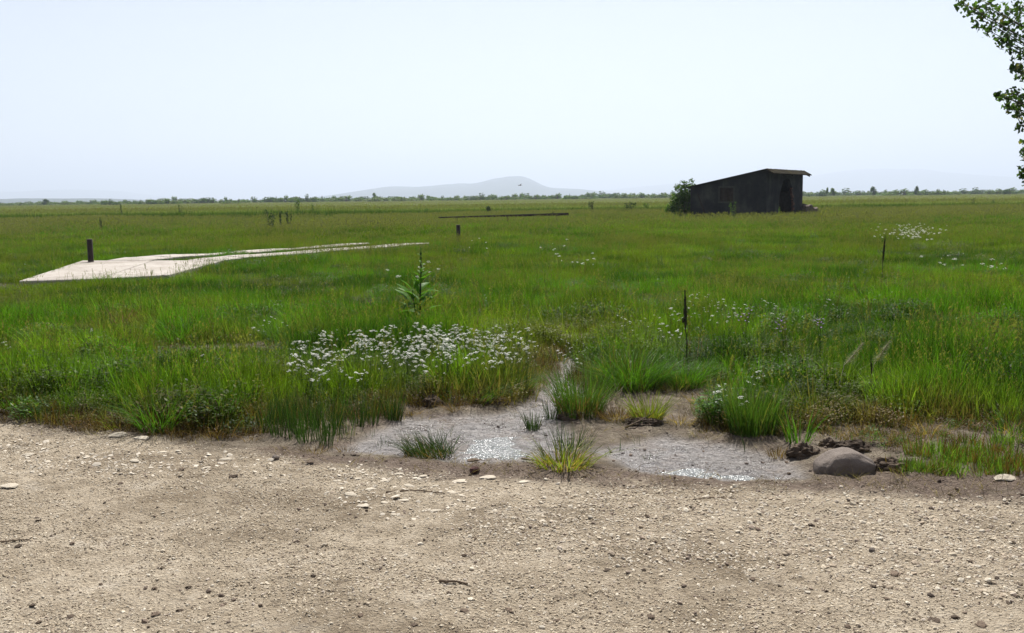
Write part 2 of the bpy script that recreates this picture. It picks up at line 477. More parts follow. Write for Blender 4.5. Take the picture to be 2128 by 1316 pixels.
    nt.links.new(noise_n(nt, 20, 2, 0.5, co), bp2.inputs['Height'])
    nt.links.new(bp.outputs[0], bp2.inputs['Normal'])
    nt.links.new(bp2.outputs[0], b.inputs['Normal'])
    nt.links.new(b.outputs[0], o.inputs[0])
    me.materials.append(m)
    add('ground', me, kind='structure', label='pale gravel track, grey mud and meadow soil of the plain')
build_ground()

# ------------------------------------------------------------------ water left in the mud
def water_sheet(poly, z, name, label):
    m = bpy.data.materials.get('puddle_water')
    if m is None:
        m, nt, o = mat('puddle_water')
        geo = nd(nt, 'ShaderNodeNewGeometry'); co = geo.outputs['Position']
        b = nd(nt, 'ShaderNodeBsdfPrincipled', Roughness=0.2)
        nt.links.new(ramp(nt, noise_n(nt, 6, 5, 0.6, co), [(0.3, (0.10, 0.11, 0.11)), (0.7, (0.20, 0.205, 0.20))]), b.inputs['Base Color'])
        b.inputs['Specular IOR Level'].default_value = 0.6
        bp = nd(nt, 'ShaderNodeBump', Strength=1.0, Distance=0.03)
        nt.links.new(noise_n(nt, 26, 3, 0.6, co), bp.inputs['Height'])
        nt.links.new(bp.outputs[0], b.inputs['Normal'])
        nt.links.new(b.outputs[0], o.inputs[0])
    n = len(poly)
    cx = sum(p[0] for p in poly) / n; cy_ = sum(p[1] for p in poly) / n
    v = [((p[0] - cx) * 1.12 + cx, (p[1] - cy_) * 1.12 + cy_, z) for p in poly]
    add(name, mesh(name, v, [tuple(range(n))], m), kind='structure', label=label)
# ------------------------------------------------------------------ concrete drive: apron and two wheel strips
SZ = 0.15
def slab(name, quad, parent, top=SZ, bottom=-0.05, ch=0.012):
    c = sum((Vector(q) for q in quad), Vector()) / len(quad)
    mb = MB()
    q0 = [Vector((q.x, q.y, bottom)) for q in quad]
    q1 = [Vector((q.x, q.y, top - ch)) for q in quad]
    q2 = [Vector((q.x, q.y, top)) + (Vector((c.x, c.y, top)) - Vector((q.x, q.y, top))).normalized() * ch for q in quad]
    n = len(quad)
    mb.v = [tuple(v) for v in q0 + q1 + q2]
    mb.f = [tuple(range(n - 1, -1, -1)), tuple(range(2 * n, 3 * n))]
    for L in (0, 1):
        for k in range(n):
            mb.f.append((L * n + k, L * n + (k + 1) % n, (L + 1) * n + (k + 1) % n, (L + 1) * n + k))
    mb.m = [0] * len(mb.f)
    return add(name, mb.mesh(name, [M_CONCRETE]), parent)
path = thing('concrete_path', (0, 0, 0), 'pale concrete apron slab with two wheel strips running off through the meadow', 'path')
path['kind'] = 'structure'
del path['category']
A = [(40, 584), (172, 541.5), (318, 541.5), (206, 579)]
B = [(208, 579), (320, 541.5), (466, 541), (352, 571)]
for q in (A, B):
    w = [G(a, b, SZ) for a, b in q][::-1]
    slab('concrete_slab', w, path)
far_top = [(222, 540.8), (261, 534.5), (310, 531), (362, 528), (430, 526.6), (500, 520.5), (560, 516.8), (605, 515.6), (645, 511), (718, 505.4), (765, 504)]
far_bot = [(305, 540.8), (330, 537.5), (360, 534.5), (402, 531.2), (450, 528.4), (517, 524.6), (565, 521.2), (608, 517.6), (650, 514.6), (720, 509.6), (768, 505.2)]
near_top = [(384, 540.8), (423, 535.5), (468, 531), (517, 528.4), (562, 525.4), (604, 522.6), (650, 518.6), (720, 514), (770, 510.4), (812, 506.6), (850, 504.8), (892, 504.2)]
near_bot = [(464, 540.8), (482, 537.6), (505, 535), (540, 532.4), (582, 528.8), (620, 526.6), (662, 523.6), (732, 517.4), (782, 514.4), (824, 511), (858, 507.6), (892, 505.4)]
for top, bot in ((far_top, far_bot), (near_top, near_bot)):
    for k in range(len(top) - 1):
        q = [G(*top[k], SZ), G(*top[k + 1], SZ), G(*bot[k + 1], SZ), G(*bot[k], SZ)]
        c = sum(q, Vector()) / 4
        q = [c + (p - c) * 0.992 for p in q]
        if (q[1] - q[0]).cross(q[2] - q[0]).z < 0: q = q[::-1]
        slab('concrete_slab', q, path, SZ + random.Random(k).uniform(-0.012, 0.0))
SLABS = [gpoly([])]
def to2(pts): return [(v.x, v.y) for v in (G(a, b, SZ) for a, b in pts)]
SLABS = [to2(A), to2(B), to2(far_top + far_bot[::-1]), to2(near_top + near_bot[::-1])]

# ------------------------------------------------------------------ posts
def pipe_post(px, py, d_top_px, rad, label, ground=SZ):
    p = G(px, py, SZ)
    H = d_top_px * p.y / FPX + SZ - ground
    p.z = ground
    t = thing('steel_post', p, label, 'post', rot=(R(-1.0), R(-0.4), 0))
    n = 20; mb = MB(); r0, r1 = rad, rad * 0.82
    prof = [(r0, -0.1), (r0, H - 0.006), (r0 - 0.004, H), (r1, H), (r1, H - 0.22)]
    for r_, z in prof:
        for k in range(n):
            a = 2 * math.pi * k / n; mb.v.append((r_ * math.cos(a), r_ * math.sin(a), z))
    for L in range(len(prof) - 1):
        for k in range(n):
            mb.f.append((L * n + k, L * n + (k + 1) % n, (L + 1) * n + (k + 1) % n, (L + 1) * n + k)); mb.m.append(1 if L in (1, 2) else 0)
    add('pipe', mb.mesh('post_pipe', [M_RUST, M_RUSTCUT], True), t)
    fl = MB()
    fl.tube([(0, 0, 0.002), (0, 0, 0.016)], rad * 1.16, 20)
    add('base_collar', fl.mesh('base_collar', [M_RUSTCUT]), t)
pipe_post(189, 545, 48, 0.066, 'brown steel pipe post standing on the corner of the concrete apron')
pipe_post(953, 503, 35.5, 0.068, ground=0.0, label= 'brown steel pipe post in the grass at the far end of the wheel strips')

# ------------------------------------------------------------------ shed
def build_shed():
    c0 = P(1591, 445, 58.0); c0.z = 0                       # near corner of gable side and front
    cR = P(1667, 440, 64.0); cR.z = 0                       # far end of the front wall
    fdir = (cR - c0).normalized(); L = (cR - c0).length     # along the front wall
    sdir = Vector((-fdir.y, fdir.x, 0))                     # along the gable side, to the left
    if sdir.x > 0: sdir = -sdir
    # length of the gable side so that it ends at px 1434
    W = 4.0
    for k in range(200):
        e = c0 + sdir * W
        if (e.x / e.y) < (ray(1435, 410).x / ray(1435, 410).y): break
        W += 0.02
    H1 = EYE + P(1591, 352.5, 58.0).z - EYE                 # wall height at the near corner
    e = c0 + sdir * W
    H0 = P(1434, 389, e.y).z
    t = thing('shed', c0, 'dark lean-to shed with a broken doorway standing alone in the meadow', 'shed')
    ang = math.atan2(fdir.y, fdir.x)
    # local frame: X = along front wall (away), Y = along gable side (to the left/back)
    t.rotation_euler = (0, 0, ang)
    # plaster
    m, nt, o = mat('sooty_plaster')
    tc = nd(nt, 'ShaderNodeTexCoord'); co = tc.outputs['Object']
    cc = ramp(nt, noise_n(nt, 0.9, 8, 0.65, co), [(0.3, (0.020, 0.021, 0.024)), (0.5, (0.040, 0.040, 0.040)), (0.72, (0.088, 0.084, 0.072))])
    st = nd(nt, 'ShaderNodeMapping'); nt.links.new(co, st.inputs[0]); st.inputs['Scale'].default_value = (3, 3, 0.35)
    cc = mixc(nt, 0.35, cc, ramp(nt, noise_n(nt, 1.6, 6, 0.7, st.outputs[0]), [(0.3, (0.5, 0.5, 0.5)), (0.7, (1.2, 1.2, 1.15))]), 'MULTIPLY')
    cc = mixc(nt, ramp(nt, noise_n(nt, 3.5, 5, 0.7, co), [(0.68, (0, 0, 0)), (0.72, (0.5, 0.5, 0.5))]), cc, (0.14, 0.075, 0.05))
    b = nd(nt, 'ShaderNodeBsdfPrincipled', Roughness=0.95); nt.links.new(cc, b.inputs['Base Color'])
    b.inputs['Specular IOR Level'].default_value = 0.05
    bp = nd(nt, 'ShaderNodeBump', Strength=0.6, Distance=0.03); nt.links.new(noise_n(nt, 7, 8, 0.7, co), bp.inputs['Height'])
    nt.links.new(bp.outputs[0], b.inputs['Normal']); nt.links.new(b.outputs[0], o.inputs[0])
    M_PL = m
    M_PLIN = solid_mat('shed_interior', [(0.3, (0.03, 0.03, 0.03)), (0.7, (0.07, 0.065, 0.06))], 3, 0.95, 0.3, 12)
    M_ROOF = solid_mat('mossy_roofing', [(0.3, (0.012, 0.010, 0.007)), (0.5, (0.023, 0.019, 0.012)), (0.75, (0.06, 0.054, 0.022))], 2.2, 0.95, 0.6, 14, 0.02)
    M_BRICK = solid_mat('raw_brick', [(0.3, (0.06, 0.028, 0.02)), (0.7, (0.15, 0.07, 0.045))], 8, 0.9, 0.4, 40, randomize=0.25)
    TH = 0.22
    def zr(y): return H1 + (H0 - H1) * y / W                # roof line over the gable side
    def gable(x0, x1, hole):
        mb = MB()
        ys = [0.0] + ([hole[0], hole[1]] if hole else []) + [W]
        for i in range(len(ys) - 1):
            a, c = ys[i], ys[i + 1]
            if hole and i == 1:
                mb.prism([(x0, a, -0.2), (x0, c, -0.2), (x1, c, -0.2), (x1, a, -0.2)], [(x0, a, hole[2]), (x0, c, hole[2]), (x1, c, hole[2]), (x1, a, hole[2])])
                mb.prism([(x0, a, hole[3]), (x0, c, hole[3]), (x1, c, hole[3]), (x1, a, hole[3])], [(x0, a, zr(a)), (x0, c, zr(c)), (x1, c, zr(c)), (x1, a, zr(a))])
            else:
                mb.prism([(x0, a, -0.2), (x0, c, -0.2), (x1, c, -0.2), (x1, a, -0.2)], [(x0, a, zr(a)), (x0, c, zr(c)), (x1, c, zr(c)), (x1, a, zr(a))])
        bm = bmesh.new(); me = mb.mesh('gable_wall', [M_PL]); bm.from_mesh(me)
        bmesh.ops.recalc_face_normals(bm, faces=bm.faces); bm.to_mesh(me); bm.free()
        return me
    wy0, wy1 = W * (1591 - 1526) / 157.0, W * (1591 - 1495) / 157.0
    wz0, wz1 = P(1510, 420, 59).z, P(1510, 389, 59).z
    side = add('gable_wall', gable(0, TH, (wy0, wy1, wz0, wz1)), t, label='gable side with the boarded window')
    add('gable_wall', gable(L - TH, L, None), t)
    bw = MB(); bw.quadbox((TH, W - TH, -0.2), (L - TH, W, H0 - 0.03)); add('back_wall', bw.mesh('back_wall', [M_PL]), t)
    # front wall with a ragged doorway, built as columns of masonry with an uneven opening outline
    fx = lambda px: ((lambda d: None))                      # (kept for clarity)
    def along(px):                                          # distance along the front wall seen at pixel column px
        r_ = ray(px, 410); k = r_.x / r_.y
        s = (k * c0.y - c0.x) / (fdir.x - k * fdir.y)
        return s
    o0, o1 = along(1619), along(1650)
    fw = MB()
    def pier(a, b_, z0, z1a, z1b):
        fw.prism([(a, 0.0, z0), (b_, 0.0, z0), (b_, TH, z0), (a, TH, z0)], [(a, 0.0, z1a), (b_, 0.0, z1b), (b_, TH, z1b), (a, TH, z1a)])
    pier(TH, o0, -0.2, H1 - 0.02, H1 - 0.02)
    pier(o1, L - TH, -0.2, H1 - 0.02, H1 - 0.02)
    prof = [(0.0, 1.35), (0.10, 1.9), (0.24, 2.35), (0.40, 2.62), (0.58, 2.6), (0.74, 2.35), (0.86, 2.0), (0.95, 1.5), (1.0, 0.9)]
    for (ta, za), (tb, zb) in zip(prof[:-1], prof[1:]):
        a, b_ = o0 + (o1 - o0) * ta, o0 + (o1 - o0) * tb
        fw.prism([(a, 0, za), (b_, 0, zb), (b_, TH, zb), (a, TH, za)], [(a, 0, H1 - 0.02), (b_, 0, H1 - 0.02), (b_, TH, H1 - 0.02), (a, TH, H1 - 0.02)])
    me = fw.mesh('front_wall', [M_PL]); bm = bmesh.new(); bm.from_mesh(me); bmesh.ops.remove_doubles(bm, verts=bm.verts, dist=0.0005)
    bmesh.ops.recalc_face_normals(bm, faces=bm.faces); bm.to_mesh(me); bm.free()
    add('front_wall', me, t, label='front wall with the broken arched doorway')
    fl = MB(); fl.quadbox((TH, TH, -0.1), (L - TH, W - TH, 0.05)); add('floor', fl.mesh('shed_floor', [M_PLIN]), t)
    # exposed bricks along the broken jamb
    rb = random.Random(5); bmb = MB(); bmb.quadbox((-0.12, -0.06, -0.035), (0.12, 0.06, 0.035)); brick_me = bmb.mesh('brick', [M_BRICK])
    z = 0.35; k = 0
    jamb = add('broken_jamb', None, t)
    while z < 2.0:
        tt = np.interp(z, [0.9, 1.5, 2.0, 2.35], [1.0, 0.95, 0.86, 0.74])
        add('brick', brick_me, jamb, (o0 + (o1 - o0) * tt - 0.03 + rb.uniform(-0.04, 0.05), 0.06 + rb.uniform(-0.02, 0.02), z), (0, 0, rb.uniform(-0.15, 0.15)))
        z += 0.078
    # plank door leaf swung inside, leaning
    dl = MB(); dl.quadbox((0, 0, 0), (0.05, 0.95, 1.75)); dlo = add('door', dl.mesh('door_leaf', [M_WOODDARK]), t, (o1 + 0.1, TH + 0.05, 0.06), (0, R(-6), R(-14)))
    # window: frame, boards
    win = add('window', None, side, (0, 0, 0))
    fm = MB(); fwid = 0.07
    fm.quadbox((-0.02, wy0 - 0.05, wz0 - 0.06), (0.05, wy1 + 0.05, wz0 + 0.03))
    fm.quadbox((-0.02, wy0 - 0.05, wz1 - 0.04), (0.05, wy1 + 0.05, wz1 + 0.06))
    fm.quadbox((-0.018, wy0 - 0.05, wz0 + 0.03), (0.05, wy0 + 0.04, wz1 - 0.04))
    fm.quadbox((-0.018, wy1 - 0.04, wz0 + 0.03), (0.05, wy1 + 0.05, wz1 - 0.04))
    M_FR = solid_mat('weathered_frame', [(0.3, (0.040, 0.038, 0.034)), (0.7, (0.075, 0.07, 0.06))], 6, 0.9, 0.3, 30)
    win.data = None
    add('window_frame', fm.mesh('window_frame', [M_FR]), win)
    nb = 4
    for k in range(nb):
        a = wy0 + 0.04 + (wy1 - wy0 - 0.08) * k / nb; b_ = wy0 + 0.04 + (wy1 - wy0 - 0.08) * (k + 1) / nb - 0.02
        mb = MB(); mb.quadbox((0.06 + 0.012 * (k % 2), a, wz0 + 0.03), (0.085 + 0.012 * (k % 2), b_, wz1 - 0.04)); add('window_board', mb.mesh('window_board', [M_WOODDARK]), win)
    # roof: long back slope and short front slope, slightly overhanging, corrugated edge
    rf = add('roof', None, t)
    ov = 0.16; rt = 0.045; fo = 0.52; fd = 0.27
    def roof_slab(name, ya, za, yb, zb, th, n=26):
        mb = MB()
        xs = np.linspace(-ov, L + 0.12, n)
        rr_ = random.Random(8)
        top, bot = [], []
        for i, x in enumerate(xs):
            w = 0.012 * (i % 2) + rr_.uniform(-0.008, 0.008)
            top.append(((x, ya, za + th + w), (x, yb, zb + th + w))); bot.append(((x, ya, za), (x, yb, zb)))
        for i in range(n - 1):
            q = [bot[i][0], bot[i + 1][0], bot[i + 1][1], bot[i][1]]; p = [top[i][0], top[i + 1][0], top[i + 1][1], top[i][1]]
            mb.prism(q, p)
        me = mb.mesh(name, [M_ROOF]); bm = bmesh.new(); bm.from_mesh(me); bmesh.ops.recalc_face_normals(bm, faces=bm.faces); bm.to_mesh(me); bm.free()
        return add(name, me, rf)
    slope = (H0 - H1) / W
    roof_slab('back_slope', -0.02, H1 + 0.005 - slope * 0.02, W + 0.25, H0 + slope * 0.25 + 0.005, rt)
    roof_slab('front_slope', -fo, H1 - fd, -0.025, H1 + 0.01, rt)
    mb = MB()
    for k in range(5):
        x = 0.1 + (L - 0.2) * k / 4; mb.quadbox((x - 0.04, -fo + 0.05, H1 - fd + 0.0), (x + 0.04, -0.002, H1 - fd + 0.015))
    # rafter tails
    for k in range(5):
        x = 0.12 + (L - 0.3) * k / 4; r_ = MB(); r_.prism([(x, -fo + 0.04, H1 - fd - 0.09), (x + 0.07, -fo + 0.04, H1 - fd - 0.09), (x + 0.07, -0.004, H1 - 0.13), (x, -0.004, H1 - 0.13)],
                                                             [(x, -fo + 0.04, H1 - fd + 0.01), (x + 0.07, -fo + 0.04, H1 - fd + 0.01), (x + 0.07, -0.004, H1 - 0.01), (x, -0.004, H1 - 0.01)])
        add('rafter', r_.mesh('rafter', [M_WOODDARK]), rf)
    # fallen timber prop leaning on the gable side, loose brick
    pp = MB(); ya, yb = W * (1591 - 1450) / 157, W * (1591 - 1476) / 157
    pp.tube([(-0.08, ya, H0 - 0.35), (-0.5, yb, 0.2)], 0.035, 6)
    add('timber_prop', pp.mesh('timber_prop', [M_WOODDARK]), None, c0, (0, 0, ang), label='thin dark timber prop leaning against the shed left of the window', cat='timber')
    bo = add('loose_brick', brick_me, None, c0 + sdir * (W * 0.845) - fdir * 0.35 + Vector((0, 0, 0.46)), (0.2, 0.1, ang + 1.3), (1.3, 1.3, 1.3), label='orange brick lying on the wall foot of the shed below the window', cat='brick')
    bs = MB(); bs.quadbox((-0.3, W * 0.8, -0.1), (-0.003, W * 0.9, 0.41)); add('wall_foot', bs.mesh('wall_foot', [M_PL]), t)
    return c0, fdir, sdir, L, W
SHED = build_shed()

# ------------------------------------------------------------------ blades and clumps
class Clump:
    def __init__(s, seed=0): s.v = []; s.f = []; s.bv = []; s.sd = []; s.rng = random.Random(seed)
    def strip(s, pts, widths, side, bv, sd=0.0):
        i = len(s.v); n = len(pts)
        for p, w in zip(pts, widths):
            if w > 0:
                s.v.append(tuple(p - side * w * 0.5)); s.v.append(tuple(p + side * w * 0.5))
            else:
                s.v.append(tuple(p))
        k = i
        for q in range(n - 1):
            if widths[q + 1] > 0: s.f.append((k, k + 1, k + 3, k + 2))
            else: s.f.append((k, k + 1, k + 2))
            k += 2
        c = len(s.v) - i
        s.bv += [bv] * c; s.sd += [sd] * c
    def blade(s, base, az, h, w, lean, bend, seg=3, bv=None, sd=0.0, face=None):
        r = s.rng
        d = Vector((math.cos(az), math.sin(az), 0))
        fa = r.uniform(0, 6.283) if face is None else face
        side = Vector((math.cos(fa), math.sin(fa), 0))
        pts, ws = [], []
        for k in range(seg + 1):
            t = k / seg
            pts.append(base + d * (h * (lean * t + bend * t * t)) + Vector((0, 0, h * (t - 0.45 * min(bend, 1.2) * t * t))))
            ws.append(w * (1 - t) ** 0.6 * (0.75 + 0.5 * t) if k < seg else 0)
        s.strip(pts, ws, side, r.random() if bv is None else bv, sd)
        return pts
    def seedstalk(s, base, az, h, lean, w=0.002, head=0.12, n=12, hw=0.016, bw=0.006):
        r = s.rng
        pts = s.blade(base, az, h, w, lean, 0.06, 3, r.random() * 0.6 + 0.2)
        tip = pts[-1]; dn = (pts[-2] - tip).normalized()
        for k in range(n):
            t = k / n
            p = tip + dn * (head * t)
            a = r.uniform(0, 6.283)
            q = p + Vector((math.cos(a), math.sin(a), 0.4)) * hw * (0.3 + math.sin(math.pi * min(1, 0.15 + t)))
            sd = Vector((-math.sin(a), math.cos(a), 0.5)) * bw
            i = len(s.v)
            s.v += [tuple(p - dn * 0.01), tuple(q + sd), tuple(q + dn * 0.012)]
            s.f.append((i, i + 1, i + 2)); b = r.random()
            s.bv += [b] * 3; s.sd += [1.0] * 3
    def mesh(s, name, m):
        return mesh(name, s.v, s.f, [m], {'bv': s.bv, 'sd': s.sd})

def grass_proto(name, seed, n, Rr, h0, h1, w, bend, stalks=0, sh=(0.4, 0.6), seg=3, lean=0.25, m=None, sw=0.002, head=0.12, hw=0.016, bw=0.006, sn=12):
    c = Clump(seed); r = c.rng
    for k in range(n):
        a = r.uniform(0, 6.283); rad = Rr * math.sqrt(r.random())
        base = Vector((math.cos(a) * rad, math.sin(a) * rad, -0.02))
        az = a + r.uniform(-1.2, 1.2)
        c.blade(base, az, r.uniform(h0, h1) * (1 - 0.25 * rad / Rr), w * r.uniform(0.6, 1.3), lean * r.random(), bend * r.random() ** 1.5, seg)
    for k in range(stalks):
        a = r.uniform(0, 6.283); rad = Rr * math.sqrt(r.random())
        c.seedstalk(Vector((math.cos(a) * rad, math.sin(a) * rad, -0.02)), r.uniform(0, 6.283), r.uniform(*sh), 0.18 * r.random(), sw, head, sn, hw, bw)
    return c.mesh(name, m or M_GRASS)

def herb_proto(name, seed, n, Rr, hmax, lw, m=None):
    """low leafy herbs: many small oval leaves on short stems"""
    c = Clump(seed); r = c.rng
    for k in range(n):
        a = r.uniform(0, 6.283); rad = Rr * math.sqrt(r.random())
        h = hmax * r.uniform(0.3, 1.0) * (1 - 0.4 * rad / Rr)
        p = Vector((math.cos(a) * rad, math.sin(a) * rad, h))
        az = r.uniform(0, 6.283); d = Vector((math.cos(az), math.sin(az), r.uniform(-0.2, 0.7))).normalized()
        side = d.cross(Vector((0, 0, 1))).normalized()
        l = lw * r.uniform(1.2, 2.4)
        c.strip([p, p + d * l * 0.45, p + d * l], [lw * 0.3, lw, 0], side, r.random())
        if k % 4 == 0:
            c.strip([Vector((p.x * 0.5, p.y * 0.5, -0.02)), p], [0.003, 0.002], Vector((1, 0, 0)), r.random())
    return c.mesh(name, m or M_GRASS)

def scatter(name, label, protos, pts, rot, scl, idx, tint, kind='stuff', cat=None):
    """one object whose points carry instances of the given meshes"""
    me = bpy.data.meshes.new(name)
    N = len(pts)
    me.vertices.add(N)
    me.vertices.foreach_set('co', np.asarray(pts, np.float32).ravel())
    def put(k, t, arr, fld):
        a = me.attributes.new(k, t, 'POINT'); a.data.foreach_set(fld, np.ascontiguousarray(arr).ravel())
    put('rotv', 'FLOAT_VECTOR', np.asarray(rot, np.float32), 'vector')
    s = np.asarray(scl, np.float32)
    if s.ndim == 1: s = np.stack([s, s, s], 1)
    put('sclv', 'FLOAT_VECTOR', s, 'vector')
    put('pick', 'INT', np.asarray(idx, np.int32), 'value')
    put('tint', 'FLOAT_COLOR', np.concatenate([np.asarray(tint, np.float32), np.ones((N, 1), np.float32)], 1), 'color')
    o = add(name, me, label=label, kind=kind, cat=cat)
    pc = bpy.data.collections.new(name + '_pieces')
    for k, pm in enumerate(protos):
        po = bpy.data.objects.new('%s_piece_%02d' % (name, k), pm)
        pc.objects.link(po)
    ng = bpy.data.node_groups.new(name + '_nodes', 'GeometryNodeTree')
    ng.interface.new_socket('Geometry', in_out='INPUT', socket_type='NodeSocketGeometry')
    ng.interface.new_socket('Geometry', in_out='OUTPUT', socket_type='NodeSocketGeometry')
    N_, L_ = ng.nodes, ng.links
    gi = N_.new('NodeGroupInput'); go = N_.new('NodeGroupOutput')
    ci = N_.new('GeometryNodeCollectionInfo'); ci.inputs['Collection'].default_value = pc
    ci.inputs['Separate Children'].default_value = True; ci.inputs['Reset Children'].default_value = True
    ip = N_.new('GeometryNodeInstanceOnPoints'); ip.inputs['Pick Instance'].default_value = True
    def na(k, t):
        a = N_.new('GeometryNodeInputNamedAttribute'); a.data_type = t; a.inputs['Name'].default_value = k
        return a.outputs['Attribute']
    er = N_.new('FunctionNodeEulerToRotation')
    L_.new(na('rotv', 'FLOAT_VECTOR'), er.inputs[0])
    L_.new(gi.outputs[0], ip.inputs['Points']); L_.new(ci.outputs[0], ip.inputs['Instance'])
    L_.new(na('pick', 'INT'), ip.inputs['Instance Index']); L_.new(er.outputs[0], ip.inputs['Rotation'])
    L_.new(na('sclv', 'FLOAT_VECTOR'), ip.inputs['Scale'])
    L_.new(ip.outputs[0], go.inputs[0])
    md = o.modifiers.new('pieces', 'NODES'); md.node_group = ng
    return o

RNG = np.random.default_rng(7)
def field(y0, y1, dens, k=0.60, m=1.6):
    """jittered points over the ground strip y0..y1 as wide as the view and a margin"""
    st = 1 / math.sqrt(dens)
    ys = np.arange(y0, y1, st)
    out = []
    for y in ys:
        w = k * y + m
        x = np.arange(-w, w, st)
        out.append(np.stack([x + RNG.uniform(-0.6, 0.6, len(x)) * st, y + RNG.uniform(-0.6, 0.6, len(x)) * st], 1))
    return np.concatenate(out)

LUSH = np.array([0.070, 0.156, 0.012]); OLIVE = np.array([0.100, 0.150, 0.014]); DARKG = np.array([0.034, 0.078, 0.009])
YELL = np.array([0.125, 0.165, 0.020]); BROWN = np.array([0.115, 0.068, 0.026]); DRY = np.array([0.215, 0.165, 0.075]); BLUEG = np.array([0.05, 0.105, 0.035])

def lerp3(a, b, t): return a * (1 - t[:, None]) + b * t[:, None]

def meadow_tint(x, y):
    r = np.hypot(x, y)
    n1 = fbm(x * 0.35, y * 0.35, 61, 3); n2 = fbm(x * 0.9, y * 0.9, 62, 3); n3 = fbm(x * 0.12, y * 0.06, 63, 3)
    t = lerp3(np.tile(LUSH, (len(x), 1)), np.tile(OLIVE, (len(x), 1)), sstep(0.42, 0.62, n1 * 0.6 + n3 * 0.4 + 0.10 * sstep(12, 40, r)))
    t = lerp3(t, np.tile(DARKG, (len(x), 1)), 0.9 * sstep(0.50, 0.66, n2))
    t = lerp3(t, np.tile(YELL, (len(x), 1)), 0.55 * sstep(0.55, 0.7, fbm(x * 0.7, y * 0.7, 64, 3)))
    t = lerp3(t, np.tile(np.array([0.098, 0.142, 0.015]), (len(x), 1)), 0.55 * sstep(20, 60, r) * sstep(0.35, 0.6, n3))
    return t * RNG.uniform(0.8, 1.2, (len(x), 1))

def rots(n, tilt):
    return np.stack([RNG.normal(0, tilt, n), RNG.normal(0, tilt, n), RNG.uniform(0, 6.283, n)], 1)

ALLBARE = [BARE] + STRIPS
def bare_dist(x, y):
    d = sdist(BARE, x, y)
    for s in STRIPS: d = np.minimum(d, sdist(s, x, y))
    return d
def clear_of(x, y, polys, m=0.0):
    k = np.ones(len(x), bool)
    for p in polys: k &= sdist(p, x, y) > m
    return k
shed_poly = [tuple((SHED[0] + SHED[1] * a + SHED[2] * b)[:2]) for a, b in ((0, 0), (SHED[3], 0), (SHED[3], SHED[4]), (0, SHED[4]))]

